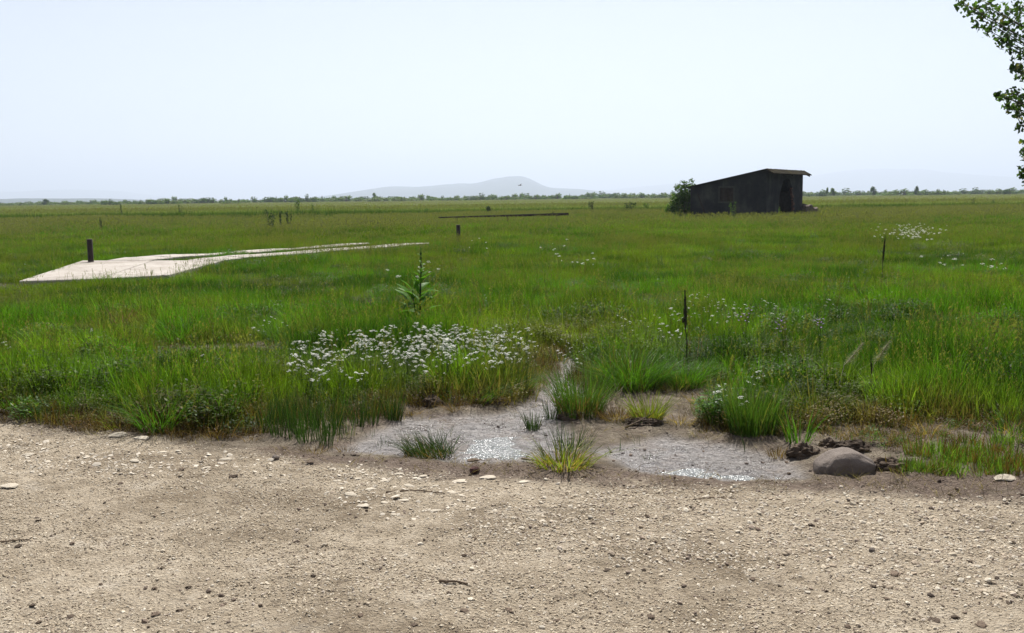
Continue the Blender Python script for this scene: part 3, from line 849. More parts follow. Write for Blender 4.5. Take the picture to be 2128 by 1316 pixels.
# near meadow
def near_meadow():
    protos = [grass_proto('g0', 1, 24, 0.07, 0.16, 0.34, 0.0050, 0.55),
              grass_proto('g1', 2, 24, 0.07, 0.14, 0.30, 0.0055, 0.8),
              grass_proto('g2', 3, 20, 0.06, 0.18, 0.38, 0.0045, 0.4, 1, (0.34, 0.48), sn=8, hw=0.009, bw=0.004),
              grass_proto('g3', 4, 16, 0.07, 0.16, 0.30, 0.0085, 0.9),
              grass_proto('g4', 5, 20, 0.08, 0.12, 0.26, 0.0045, 0.7, 1, (0.30, 0.46), sn=8, hw=0.010, bw=0.004),
              herb_proto('g5', 6, 60, 0.10, 0.20, 0.013),
              herb_proto('g6', 7, 70, 0.10, 0.13, 0.010),
              grass_proto('g7', 8, 26, 0.08, 0.05, 0.16, 0.0040, 1.0)]
    p = field(6.2, 13.5, 270)
    x, y = p[:, 0], p[:, 1]
    bd = bare_dist(x, y) + 0.22 * (fbm(x * 2.3, y * 2.3, 71, 3) - 0.5)
    keep = bd > 0.03
    x, y, bd = x[keep], y[keep], bd[keep]
    n = len(x)
    edge = 1 - sstep(0.0, 0.55, bd)
    hs = 0.32 + 0.62 * fbm(x * 0.8, y * 0.8, 72, 3) + 0.75 * sstep(0.35, 0.75, fbm(x * 2.4, y * 2.4, 172, 3))
    hs *= 0.72 + 0.33 * sstep(0.0, 0.35, bd)
    hs *= RNG.uniform(0.75, 1.2, n)
    # grass just in front of the bare strip on the left stays short so that the strip can be seen
    front = np.ones(n)
    for s in STRIPS[:2]:
        cx = np.mean([q[0] for q in s]); cyy = np.mean([q[1] for q in s]); hw = (max(q[0] for q in s) - min(q[0] for q in s)) / 2
        inside = (np.abs(x - cx) < hw * 1.05) & (y < cyy + 0.2) & (y > cyy - 1.6)
        front = np.where(inside, 0.5, front)
    hs *= front
    idx = RNG.choice([0, 0, 1, 1, 2, 2, 3, 4], n)
    nn = fbm(x * 0.9, y * 0.9, 73, 3)
    herb = (nn > 0.50) & (RNG.random(n) < 0.55)
    idx = np.where(herb, RNG.choice([5, 6], n), idx)
    ee = RNG.random(n) < edge * 0.6
    idx = np.where(ee, RNG.choice([7, 7, 6, 4], n), idx)
    t = meadow_tint(x, y)
    t = np.where(herb[:, None], t * np.array([0.85, 0.75, 0.8]), t)
    t = t * (0.5 + 1.05 * fbm(x * 2.2, y * 2.2, 173, 3))[:, None]
    br = (edge * RNG.uniform(0.0, 1.0, n) * sstep(0.25, 0.5, fbm(x * 1.1, y * 1.1, 74, 3)) * 1.5).clip(0, 0.95)
    mixb = lerp3(np.tile(BROWN, (n, 1)), np.tile(DRY, (n, 1)), RNG.random(n))
    t = lerp3(t, mixb, br)
    z = height(x, y)
    scatter('meadow_grass', 'green meadow grass and herbs behind the gravel track', protos, np.stack([x, y, z], 1), rots(n, 0.10), hs, idx, t)
    # dry brown foot of the meadow along mud and track
    p = field(6.0, 10.5, 330)
    x, y = p[:, 0], p[:, 1]
    bd = bare_dist(x, y) + 0.15 * (fbm(x * 3, y * 3, 271, 3) - 0.5)
    keep = (bd > -0.05) & (bd < 0.30) & (RNG.random(len(x)) < sstep(0.30, 0.52, fbm(x * 1.3, y * 1.3, 272, 3)) * 0.9)
    x, y = x[keep], y[keep]; n = len(x)
    t = lerp3(np.tile(np.array([0.038, 0.022, 0.012]), (n, 1)), np.tile(np.array([0.15, 0.088, 0.032]), (n, 1)), RNG.random(n) ** 1.8)
    scatter('dry_grass', 'brown dry grass along the foot of the meadow', [protos[7], protos[6], protos[1]], np.stack([x, y, height(x, y)], 1), rots(n, 0.2), RNG.uniform(0.35, 0.95, n), RNG.choice([0, 0, 1, 2], n), t)
near_meadow()

def mid_meadow():
    protos = [grass_proto('m0', 11, 44, 0.16, 0.16, 0.36, 0.0085, 0.6),
              grass_proto('m1', 12, 40, 0.16, 0.18, 0.38, 0.0075, 0.5, 2, (0.36, 0.5), sw=0.004, hw=0.014, bw=0.006, sn=8),
              grass_proto('m2', 13, 30, 0.16, 0.16, 0.34, 0.0075, 0.7, 6, (0.36, 0.54), sw=0.004, hw=0.014, bw=0.006, sn=8),
              herb_proto('m3', 14, 80, 0.18, 0.26, 0.022),
              grass_proto('m4', 15, 44, 0.16, 0.14, 0.30, 0.0095, 0.9)]
    p = field(13.0, 33, 48)
    x, y = p[:, 0], p[:, 1]
    keep = (bare_dist(x, y) > 0.05) & clear_of(x, y, SLABS, -0.10 + 0.0)
    over = ~clear_of(x, y, SLABS, 0.02)
    keep &= ~over | (RNG.random(len(x)) < 0.35)
    x, y = x[keep], y[keep]; n = len(x)
    hs = (0.45 + 0.5 * fbm(x * 0.5, y * 0.5, 75, 3) + 0.65 * sstep(0.4, 0.75, fbm(x * 1.3, y * 1.3, 175, 3))) * RNG.uniform(0.8, 1.2, n) * (0.66 + 0.10 * sstep(14, 30, y))
    # trodden short grass along the drive
    ds = np.min([sdist(s, x, y) for s in SLABS], axis=0)
    hs *= 1.08 - 0.08 * sstep(0.2, 0.9, ds)
    seedy = fbm(x * 0.3, y * 0.22, 76, 3)
    idx = np.where(RNG.random(n) < sstep(0.42, 0.62, seedy) * 0.8, RNG.choice([1, 2, 2], n), RNG.choice([0, 0, 4, 1], n))
    hb = (fbm(x * 0.8, y * 0.8, 77, 3) > 0.66) & (RNG.random(n) < 0.35)
    idx = np.where(hb, 3, idx)
    t = meadow_tint(x, y)
    t = np.where(hb[:, None], t * 0.6, t) * (0.5 + 1.0 * fbm(x * 1.0, y * 0.8, 174, 3))[:, None]
    scatter('meadow_grass', 'olive and green meadow grass around the concrete drive', protos, np.stack([x, y, height(x, y)], 1), rots(n, 0.09), hs, idx, t)
mid_meadow()

def tall_herbs():
    def stems(name, seed, n, h, leafy, lw, R_=0.10, seedhead=False):
        c = Clump(seed); q = c.rng
        for k in range(n):
            a = q.uniform(0, 6.283); rad = R_ * math.sqrt(q.random()); az = q.uniform(0, 6.283); hh = h * q.uniform(0.6, 1.1)
            pts = c.blade(Vector((math.cos(a) * rad, math.sin(a) * rad, -0.02)), az, hh, 0.006, 0.25 * q.random(), 0.08, 4)
            for j in range(leafy):
                u = q.uniform(0.15, 0.98); f = u * 4; i = min(3, int(f)); p = pts[i].lerp(pts[i + 1], f - i)
                b = q.uniform(0, 6.283); d = Vector((math.cos(b), math.sin(b), q.uniform(-0.1, 0.8))).normalized(); sd = d.cross(Vector((0, 0, 1))).normalized(); l = lw * q.uniform(1.6, 3.4) * (1.15 - 0.5 * u)
                c.strip([p, p + d * l * 0.45, p + d * l - Vector((0, 0, l * 0.15))], [lw * 0.3, lw, 0], sd, q.random())
            if seedhead: c.seedstalk(Vector((math.cos(a) * rad, math.sin(a) * rad, 0)), az, hh * 1.05, 0.1, 0.004, 0.14, 22, 0.016, 0.010)
        return c.mesh(name, M_GRASS)
    protos = [stems('h0', 201, 9, 0.40, 16, 0.016), stems('h1', 202, 12, 0.30, 20, 0.013, 0.14), stems('h2', 203, 6, 0.46, 10, 0.020), stems('h3', 204, 4, 0.50, 3, 0.010, 0.08, True), stems('h4', 205, 16, 0.24, 22, 0.011, 0.16)]
    p = np.concatenate([field(7.0, 13, 2.6), field(13, 30, 0.9), field(30, 60, 0.25)])
    x, y = p[:, 0], p[:, 1]
    clus = sstep(0.42, 0.66, fbm(x * 0.55, y * 0.45, 401, 3))
    keep = (bare_dist(x, y) > 0.10) & clear_of(x, y, SLABS, 0.1) & (RNG.random(len(x)) < 0.12 + 0.88 * clus)
    x, y = x[keep], y[keep]; n = len(x)
    idx = RNG.integers(0, 5, n)
    pal = np.array([[0.035, 0.075, 0.014], [0.07, 0.115, 0.016], [0.11, 0.135, 0.022], [0.045, 0.09, 0.03]])
    t = pal[RNG.choice(4, n, p=[0.35, 0.3, 0.15, 0.2])] * RNG.uniform(0.8, 1.2, (n, 1))
    t = np.where((idx == 3)[:, None], np.array([0.12, 0.075, 0.04]) * RNG.uniform(0.7, 1.2, (n, 1)), t)
    hs = RNG.uniform(0.6, 1.1, n) * np.where(y < 12, 0.85, 1.0)
    scatter('meadow_herbs', 'leafy herbs and dry dock stalks standing in the meadow grass', protos, np.stack([x, y, height(x, y)], 1), rots(n, 0.1), hs, idx, t)
tall_herbs()

def reed_edge(x): return 80 + 0.14 * x + 2.2 * np.sin(x * 0.11) + 1.5 * np.sin(x * 0.37 + 1)
def far_meadow():
    protos = [grass_proto('f0', 21, 80, 0.42, 0.22, 0.46, 0.016, 0.5),
              grass_proto('f1', 22, 64, 0.42, 0.22, 0.44, 0.016, 0.5, 6, (0.42, 0.6), sw=0.008, hw=0.035, bw=0.018, sn=7),
              grass_proto('f2', 23, 50, 0.42, 0.2, 0.4, 0.016, 0.6, 12, (0.4, 0.6), sw=0.008, hw=0.035, bw=0.018, sn=7)]
    p = field(32.5, 104, 9.0, 0.58, 3)
    x, y = p[:, 0], p[:, 1]
    keep = (y < reed_edge(x)) & clear_of(x, y, SLABS, 0.15) & clear_of(x, y, [shed_poly], -0.05)
    x, y = x[keep], y[keep]; n = len(x)
    hs = (0.8 + 0.4 * fbm(x * 0.25, y * 0.25, 78, 3)) * RNG.uniform(0.85, 1.15, n) * (0.62 + 0.38 * sstep(34, 52, y))
    seedy = fbm(x * 0.12, y * 0.08, 79, 3)
    idx = np.where(RNG.random(n) < sstep(0.4, 0.6, seedy) * 0.9, RNG.choice([1, 2], n), RNG.choice([0, 0, 1], n))
    scatter('meadow_grass', 'olive brown seeding meadow grass between drive and reeds', protos, np.stack([x, y, np.zeros(n)], 1), rots(n, 0.08), hs, idx, meadow_tint(x, y) * (0.6 + 0.85 * fbm(x * 0.35, y * 0.22, 176, 4))[:, None])
far_meadow()

def reeds():
    protos = [grass_proto('r0', 31, 110, 1.0, 0.5, 0.78, 0.032, 0.35, lean=0.15),
              grass_proto('r1', 32, 110, 1.0, 0.5, 0.72, 0.036, 0.45, 5, (0.7, 0.82), lean=0.15, sw=0.016, hw=0.05, bw=0.03, sn=6)]
    P_ = [field(70, 135, 1.6, 0.58, 5), field(135, 300, 0.42, 0.58, 8), field(300, 620, 0.13, 0.58, 12)]
    sc = [np.ones(len(P_[0])), np.full(len(P_[1]), 1.0), np.full(len(P_[2]), 1.0)]
    wide = np.concatenate([np.ones(len(P_[0])), np.full(len(P_[1]), 1.7), np.full(len(P_[2]), 3.0)])
    p = np.concatenate(P_)
    x, y = p[:, 0], p[:, 1]
    keep = y > reed_edge(x)
    x, y, wide = x[keep], y[keep], wide[keep]; n = len(x)
    r = np.hypot(x, y)
    hs = (0.86 + 0.28 * fbm(x * 0.08, y * 0.05, 81, 3)) * RNG.uniform(0.92, 1.08, n)
    hs *= np.where(y - reed_edge(x) < 5, 1.42, 1.10)
    band = fbm(x * 0.01, y * 0.03, 82, 3)
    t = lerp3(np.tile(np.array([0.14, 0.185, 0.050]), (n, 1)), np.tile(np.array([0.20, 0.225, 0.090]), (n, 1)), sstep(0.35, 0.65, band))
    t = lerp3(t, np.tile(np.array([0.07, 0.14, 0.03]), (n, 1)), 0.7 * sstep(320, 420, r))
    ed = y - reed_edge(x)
    t = lerp3(t, np.tile(np.array([0.045, 0.080, 0.014]), (n, 1)), 1 - sstep(1.5, 5.0, ed))  # front rows tinted dark: shade on the reed front put into their colour
    t = t * RNG.uniform(0.85, 1.15, (n, 1))
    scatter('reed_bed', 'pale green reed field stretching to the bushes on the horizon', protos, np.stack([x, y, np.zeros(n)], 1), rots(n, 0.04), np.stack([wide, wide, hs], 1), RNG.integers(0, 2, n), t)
reeds()

# ------------------------------------------------------------------ stones and crumbs of the track
def pebble_mats():
    m, nt, o = mat('gravel_stone')
    c = attr(nt, 'tint', 'INSTANCER', 'Color')
    tc = nd(nt, 'ShaderNodeTexCoord')
    c = mixc(nt, 0.5, c, ramp(nt, noise_n(nt, 2.0, 5, 0.6, tc.outputs['Object']), [(0.3, (0.65, 0.62, 0.6)), (0.7, (1.25, 1.25, 1.25))]), 'MULTIPLY')
    b = nd(nt, 'ShaderNodeBsdfPrincipled', Roughness=0.85); b.inputs['Specular IOR Level'].default_value = 0.25
    nt.links.new(c, b.inputs['Base Color']); nt.links.new(b.outputs[0], o.inputs[0])
    return m
M_PEB = pebble_mats()
def stone_mesh(name, seed, sq, sub=1, rough=0.35, m=M_PEB):
    v, f = lump(seed, sub, rough, 1.3, sq)
    return mesh(name, v, f, [m])

def gravel():
    protos = [stone_mesh('p%d' % k, k + 3, (1, 0.75, 0.5)) for k in range(4)] + [stone_mesh('p%d' % (k + 4), k + 13, (1, 0.8, 0.22)) for k in range(2)]
    n0 = 90000
    y = RNG.uniform(2.6, 7.3, n0); x = RNG.uniform(-1, 1, n0) * (0.56 * y + 0.6)
    tr = sdist(TRACK, x, y); g = sdist(GRAV, x, y); ch = np.minimum(sdist(CHIPS, x, y), sdist(CHIPS2, x, y))
    wob = fbm(x * 1.2, y * 1.7, 91, 4)
    dens = (0.12 + 0.35 * sstep(0.42, 0.6, wob)) * (tr < 0.05)
    dens += 0.75 * (1 - sstep(-0.15, 0.25, g + 0.5 * (wob - 0.5)))
    dens += 0.25 * (1 - sstep(-0.1, 0.15, ch))
    dens *= (sdist(LITTER, x, y) > -0.02) * 0.8 + 0.2
    dens = dens * (tr < 0.10)
    keep = RNG.random(n0) < dens
    x, y, g, ch = x[keep], y[keep], g[keep], ch[keep]; n = len(x)
    sz = np.exp(RNG.normal(math.log(0.0046), 0.45, n))
    sz *= np.where(g < 0, 1.25, 1.0)
    sz = np.clip(sz, 0.002, 0.02)
    idx = RNG.integers(0, 4, n)
    chip = (ch < 0.12 * RNG.random(n)) & (RNG.random(n) < 0.42)
    idx = np.where(chip, RNG.integers(4, 6, n), idx)
    sz = np.where(chip, sz * RNG.uniform(1.1, 2.2, n), sz)
    pal = np.array([[0.48, 0.41, 0.305], [0.57, 0.51, 0.405], [0.37, 0.30, 0.22], [0.54, 0.485, 0.39], [0.25, 0.195, 0.15], [0.42, 0.36, 0.29]])
    t = 0.9 * pal[RNG.choice(6, n, p=[0.28, 0.24, 0.18, 0.12, 0.08, 0.10])] * RNG.uniform(0.85, 1.15, (n, 1))
    t = np.where(chip[:, None], np.array([0.50, 0.445, 0.36]) * RNG.uniform(0.7, 1.15, (n, 1)), t)
    z = ground_z(x, y) + sz * 0.12
    scatter('gravel_stones', 'pale limestone gravel strewn over the dusty track', protos, np.stack([x, y, z], 1), rots(n, 0.25), sz, idx, t)
    n1 = 170000
    y = RNG.uniform(2.7, 7.2, n1) ; x = RNG.uniform(-1, 1, n1) * (0.56 * y + 0.5)
    wob = fbm(x * 1.6, y * 2.2, 97, 4)
    keep = (RNG.random(n1) < (0.25 + 0.75 * sstep(0.36, 0.6, wob))) & (sdist(TRACK, x, y) < 0.06) & (sdist(LITTER, x, y) > -0.05 + 0.1 * RNG.random(n1))
    x, y = x[keep], y[keep]; n = len(x)
    sz = np.clip(np.exp(RNG.normal(math.log(0.0034), 0.4, n)), 0.0015, 0.009)
    pal2 = np.array([[0.45, 0.38, 0.275], [0.54, 0.47, 0.355], [0.37, 0.305, 0.215], [0.54, 0.48, 0.38], [0.24, 0.19, 0.145]])
    t = 0.92 * pal2[RNG.choice(5, n, p=[0.32, 0.26, 0.2, 0.1, 0.12])] * RNG.uniform(0.85, 1.15, (n, 1))
    scatter('gravel_grit', 'fine grit covering the dusty track', protos[:4], np.stack([x, y, ground_z(x, y) + sz * 0.2], 1), rots(n, 0.4), np.stack([sz * 1.2, sz, sz * 1.1], 1), RNG.integers(0, 4, n), t)
    # dark crumbs of earth
    n0 = 8000
    y = RNG.uniform(2.6, 7.2, n0); x = RNG.uniform(-1, 1, n0) * (0.56 * y + 0.6)
    wob = fbm(x * 1.5, y * 2.1, 95, 4)
    d = 0.25 * sstep(0.5, 0.66, wob) + 0.05
    d = d + 0.7 * (sdist(LITTER, x, y) < 0.06) + 0.30 * (sdist(TRACK, x, y) > 0.0) * sstep(0.35, 0.6, fbm(x * 5, y * 5, 96, 3))
    keep = (RNG.random(n0) < d) & (sdist(BARE, x, y) < 0)
    x, y = x[keep], y[keep]; n = len(x)
    sz = np.clip(np.exp(RNG.normal(math.log(0.005), 0.5, n)), 0.002, 0.016)
    t = np.array([0.12, 0.09, 0.068]) * RNG.uniform(0.5, 1.7, (n, 1))
    scatter('earth_crumbs', 'dark crumbs of dried earth on the track and its edge', protos[:4], np.stack([x, y, ground_z(x, y) + sz * 0.25], 1), rots(n, 0.4), sz, RNG.integers(0, 4, n), t)

_gd = bpy.data.objects['ground'].data
_gv = np.empty(len(_gd.vertices) * 3, np.float32); _gd.vertices.foreach_get('co', _gv); _gv = _gv.reshape(-1, 3)
_nx = int(np.argmax(np.diff(_gv[:, 1]) > 1e-9)) + 1
_gx = _gv[:_nx, 0]; _gy = _gv[::_nx, 1]; _gz = _gv[:, 2].reshape(-1, _nx)
def ground_z(x, y):
    x = np.asarray(x, float); y = np.asarray(y, float)
    i = np.clip(np.searchsorted(_gx, x) - 1, 0, _nx - 2); j = np.clip(np.searchsorted(_gy, y) - 1, 0, len(_gy) - 2)
    fx = np.clip((x - _gx[i]) / (_gx[i + 1] - _gx[i]), 0, 1); fy = np.clip((y - _gy[j]) / (_gy[j + 1] - _gy[j]), 0, 1)
    return (_gz[j, i] * (1 - fx) + _gz[j, i + 1] * fx) * (1 - fy) + (_gz[j + 1, i] * (1 - fx) + _gz[j + 1, i + 1] * fx) * fy
def gz(x, y): return float(ground_z(np.array([x]), np.array([y]))[0])
def GG(px, py):
    v = G(px, py)
    for _ in range(3):
        v = G(px, py, gz(v.x, v.y))
    return v
gravel()
def _pool_z(poly, pc):
    a_ = np.array(poly); X, Y = np.meshgrid(np.linspace(a_[:, 0].min(), a_[:, 0].max(), 60), np.linspace(a_[:, 1].min(), a_[:, 1].max(), 60))
    X, Y = X.ravel(), Y.ravel(); k = sdist(poly, X, Y) < 0
    return float(np.percentile(ground_z(X[k], Y[k]), pc))
water_sheet(POOL, _pool_z(POOL, 62), 'puddle_water', 'shallow glittering puddle of water in the grey mud')
water_sheet(POOL2, _pool_z(POOL2, 45), 'puddle_water', 'thin film of water at the gravel edge left of the boulder')

# straw and dead stems lying in the litter band and mud
def straw():
    c = Clump(3); r = c.rng
    protos = []
    for k in range(3):
        c = Clump(40 + k)
        for q in range(5):
            c.blade(Vector((c.rng.uniform(-.03, .03), c.rng.uniform(-.03, .03), 0.003)), c.rng.uniform(0, 6.28), 0.06, 0.003, 1.2, 0.2, 2)
        protos.append(c.mesh('straw%d' % k, M_GRASS))
    n0 = 9000
    y = RNG.uniform(4.6, 9.5, n0); x = RNG.uniform(-1, 1, n0) * (0.56 * y + 0.5)
    b = sdist(BARE, x, y); l = sdist(LITTER, x, y)
    w = np.minimum(sdist(WET, x, y), sdist(WET2, x, y))
    d = 0.55 * (l < 0.03) + 0.5 * ((b < 0.05) & (b > -0.22) & (y > 5.4)) + 0.12 * ((w > 0) & (b < 0) & (sdist(TRACK, x, y) > 0))
    keep = RNG.random(n0) < d
    x, y = x[keep], y[keep]; n = len(x)
    t = lerp3(np.tile(np.array([0.085, 0.058, 0.042]), (n, 1)), np.tile(np.array([0.25, 0.19, 0.11]), (n, 1)), RNG.random(n) ** 2)
    scatter('dead_straw', 'brown dead straw littering the edge of mud and track', protos, np.stack([x, y, ground_z(x, y)], 1), rots(n, 0.15), RNG.uniform(0.5, 1.3, n), RNG.integers(0, 3, n), t)
straw()

# ------------------------------------------------------------------ boulder, stones, clods, sticks
def boulder():
    p0, p1 = GG(1686, 985), GG(1816, 985)
    c = GG(1755, 986); c.x *= (c.y + 0.10) / c.y; w = (p1 - p0).length * 1.04
    v, f = ico(4)
    sil = [(-1.0, 0.42), (-0.86, 0.52), (-0.66, 0.70), (-0.48, 0.86), (-0.30, 0.90), (-0.12, 0.97), (0.06, 1.0), (0.28, 0.95), (0.52, 0.80), (0.76, 0.62), (0.92, 0.5), (1.0, 0.40)]
    out = []
    for q in v:
        x, y, z = q
        sp = lambda t, e: math.copysign(abs(t) ** e, t)
        x2, y2, z2 = sp(x, 0.70), sp(y, 0.42 if y < 0 else 0.6), sp(z, 0.42)
        n = mnoise.fractal(Vector(q) * 1.5 + Vector((3, 8, 1)), 1.0, 2.0, 5)
        n2 = mnoise.fractal(Vector(q) * 6 + Vector((1, 2, 1)), 0.9, 2.0, 4)
        top = np.interp(x2, [s_[0] for s_ in sil], [s_[1] for s_ in sil])
        X = x2 * w * 0.5 * (1 + 0.05 * n) + 0.003 * n2
        Y = y2 * w * 0.30 * (1 + 0.10 * n) * (0.75 + 0.25 * math.sqrt(max(0, 1 - x * x))) + 0.003 * n2
        Z = (z2 * 0.122 * top * (1 - 0.05 * y2 + 0.10 * n) if z > 0 else z2 * 0.06) + 0.005 * n2
        if y < 0 and z > 0: Y *= 0.92 + 0.16 * z2 * (1 - z2) * 4
        out.append((X, Y, Z))
    me = mesh('boulder', out, f, [M_BOULDER], smooth=True)
    add('boulder', me, None, (c.x, c.y + 0.10, gz(c.x, c.y) + 0.0), (0, 0, R(4)), label='large rounded grey brown boulder at the edge of the gravel track', cat='boulder')
boulder()

M_CLOD = solid_mat('brown_clod', [(0.3, (0.07, 0.052, 0.038)), (0.7, (0.20, 0.15, 0.11))], 3, 0.95, 0.8, 12, 0.15, randomize=0.4)
CLOD = [stone_mesh('clod_%d' % k, 50 + k, (1, 0.75, 0.5), 2, 0.85, M_CLOD) for k in range(6)]
def clod(px, py, wpx, name='earth_clod', label='dark clod of earth lying on the pale gravel track', cat='clod', group='dark clods scattered over the track', me=None, k=0, zs=1.0):
    p = GG(px, py)
    s = wpx * p.length / FPX / 2 * 0.88
    add(name, me or CLOD[k % 6], None, p + Vector((0, 0, s * 0.3 * zs)), (0, 0, (px * 0.37) % 6.28), (s, s, s * zs), label=label, cat=cat, group=group)
clods = [(79, 1084, 14), (39, 1136, 16), (150, 1131, 15), (250, 1006, 13), (293, 1087, 9), (333, 1182, 18), (210, 1215, 11), (69, 1259, 14), (80, 1295, 15),
         (392, 1221, 13), (651, 1198, 15), (681, 1062, 10), (541, 1259, 13), (467, 1256, 9), (325, 1277, 24), (374, 1270, 15), (644, 962, 22), (487, 991, 26),
         (320, 1225, 17), (145, 1283, 15), (933, 1233, 13), (769, 1246, 13), (965, 1270, 28), (1058, 1270, 24), (751, 1279, 18), (1125, 1200, 10), (965, 1156, 16),
         (1361, 1127, 13), (1260, 1186, 20), (1348, 1076, 17), (987, 1121, 12), (790, 1182, 9), (957, 1100, 10), (1157, 1291, 20), (1353, 1282, 24), (2016, 1168, 15),
         (2073, 1203, 12), (1816, 1220, 15), (1842, 1246, 15), (1717, 1229, 13), (1861, 1194, 30), (1621, 1219, 10), (1985, 1285, 17), (1838, 1220, 10), (1686, 1093, 17),
         (1741, 1071, 9), (1899, 1287, 9), (1657, 1272, 10), (1565, 1204, 18), (2095, 1253, 11), (1762, 1304, 17), (1809, 1178, 14), (1640, 985, 12), (1635, 962, 12),
         (2040, 1300, 30), (1940, 1290, 26), (860, 1300, 22), (610, 1180, 9), (540, 1140, 9), (440, 1100, 9), (1500, 1100, 9), (1220, 1140, 9)]
for k, (a, b, w_) in enumerate(clods):
    sz_ = 'broad flat' if w_ >= 20 else 'small' if w_ < 12 else 'fist shaped'
    pl_ = 'left third' if a < 700 else 'middle third' if a < 1420 else 'right third'
    clod(a, b, w_, k=k, zs=0.75 if w_ < 18 else 0.5, label='%s dark clod of earth on the %s of the gravel track' % (sz_, pl_), group='%s clods on the %s of the track' % (sz_, pl_))
clod(378, 978, 15, 'dark_stone', 'small dark angular stone on the track below the left tussock', 'stone', None, k=1)
clod(1338, 1187, 14, 'dark_stone', 'round dark stone on the gravel in the middle of the track', 'stone', None, k=2)
clod(1812, 1146, 17, 'grey_stone', 'grey brown pebble standing proud of the gravel below the boulder', 'stone', None, me=stone_mesh('grey_stone', 77, (1, 0.8, 0.7), 2, 0.3, M_BOULDER))
clod(987, 980, 28, 'red_stone', 'dark red stone between the puddle and the white chips', 'stone', None, me=stone_mesh('red_stone', 61, (1, 0.8, 0.62), 2, 0.3, M_REDCLOD))
clod(572, 955, 22, 'grey_stone', 'small grey stone lying in brown litter at the track edge', 'stone', None, me=stone_mesh('grey_stone', 78, (1, 0.8, 0.6), 2, 0.35, M_BOULDER))
clod(900, 843, 46, 'earth_clod', 'big dry clod of dark earth on the bank above the mud', 'clod', None, me=stone_mesh('bank_clod', 66, (1, 0.8, 0.75), 3, 0.5, M_DARKSOIL))
clod(985, 958, 30, 'earth_clod', 'flat lump of dark litter at the lower rim of the puddle', 'clod', None, k=0, zs=0.35)

FLAT = [stone_mesh('flat_stone_%d' % k, 90 + k, (1, 0.6, 0.14), 2, 0.35, M_PALESTONE) for k in range(3)]
flats = [(958, 1001, 34), (800, 1000, 22), (730, 1028, 30), (755, 1052, 26), (770, 1017, 22), (850, 1010, 24), (840, 1040, 22), (905, 1062, 24), (940, 1024, 22), (1015, 993, 34),
         (1090, 1002, 26), (800, 1045, 18), (700, 1000, 20), (880, 990, 20), (960, 1030, 16), (690, 975, 18), (745, 995, 16), (820, 1070, 18), (830, 985, 20), (905, 1010, 15),
         (280, 958, 24), (470, 955, 26), (430, 972, 16), (180, 950, 18), (60, 945, 22), (340, 940, 18), (100, 960, 16)]
for k, (a, b, w_) in enumerate(flats):
    p = GG(a, b); s = w_ * p.length / FPX / 2
    add('flat_stone', FLAT[k % 3], None, p + Vector((0, 0, s * 0.07)), (0.03, 0.04 * (k % 3 - 1), 0.5 * math.sin(k * 2.1)), s,
        label='thin white flake of stone among the chips on the track', cat='stone', group='white stone flakes on the track')
def flat1(px, py, w_, lab, rz=0.0, tilt=0.0):
    p = GG(px, py); s = w_ * p.length / FPX / 2
    add('flat_stone', FLAT[0], None, p + Vector((0, 0, s * 0.12)), (tilt, 0, rz), (s, s, s * 1.2), label=lab, cat='stone')
flat1(247, 906, 34, 'flat cream stone at the grass edge beside the arching tussock', 0.3, 0.25)
flat1(20, 1012, 34, 'flat white stone lying alone at the left edge of the track', 0.0, 0.1)
flat1(2090, 996, 44, 'pale flat stone at the far right edge below the bright grass', 0.2, 0.15)
flat1(0, 858, 26, 'whitish stone in the grass at the very left edge', 0.2, 0.6)
flat1(295, 912, 30, 'broken pale flakes at the grass edge beside the cream stone', -0.2, 0.1)

def stick(pts, r, lab, m=M_TWIG, name='stick'):
    P3 = [GG(*p) + Vector((0, 0, r * (1.0 + dz))) for *p, dz in [(a, b, c) for a, b, c in pts]]
    o = P3[0].copy(); mb = MB()
    # refine with small kinks
    pp = []
    for i in range(len(P3) - 1):
        for t in (0, 0.33, 0.66):
            q = P3[i].lerp(P3[i + 1], t); n = r * 0.8
            pp.append(q - o + Vector((n * math.sin(i * 7 + t * 19), n * math.cos(i * 5 + t * 23), 0)))
    pp.append(P3[-1] - o)
    mb.tube(pp, [r * (1 - 0.5 * k / len(pp)) for k in range(len(pp))], 6)
    add(name, mb.mesh(name, [m], True), None, o, label=lab, cat='stick')
stick([(802, 1025, 0), (850, 1021, 0.4), (925, 1027, 0)], 0.005, 'long thin brown stick among the white chips')
stick([(-20, 1130, 0), (30, 1126, 0.4), (62, 1124, 0)], 0.005, 'thin brown stick at the left edge of the track')
stick([(913, 1211, 0), (940, 1213, 0.5), (972, 1217, 0)], 0.007, 'short dark stick lying in the middle of the track')
stick([(1085, 957, 0.5), (1110, 960, 0.6), (1132, 966, 0)], 0.007, 'short gnarled stick beside the yellow green sedge')
stick([(1300, 893, 0.5), (1340, 880, 4), (1372, 862, 6)], 0.008, 'leaning dead stem on the mud below the yellow green tussock')
stick([(1440, 1040, 0), (1480, 1036, 0.4), (1530, 1038, 0)], 0.004, 'thin dark stick on the gravel left of the boulder')

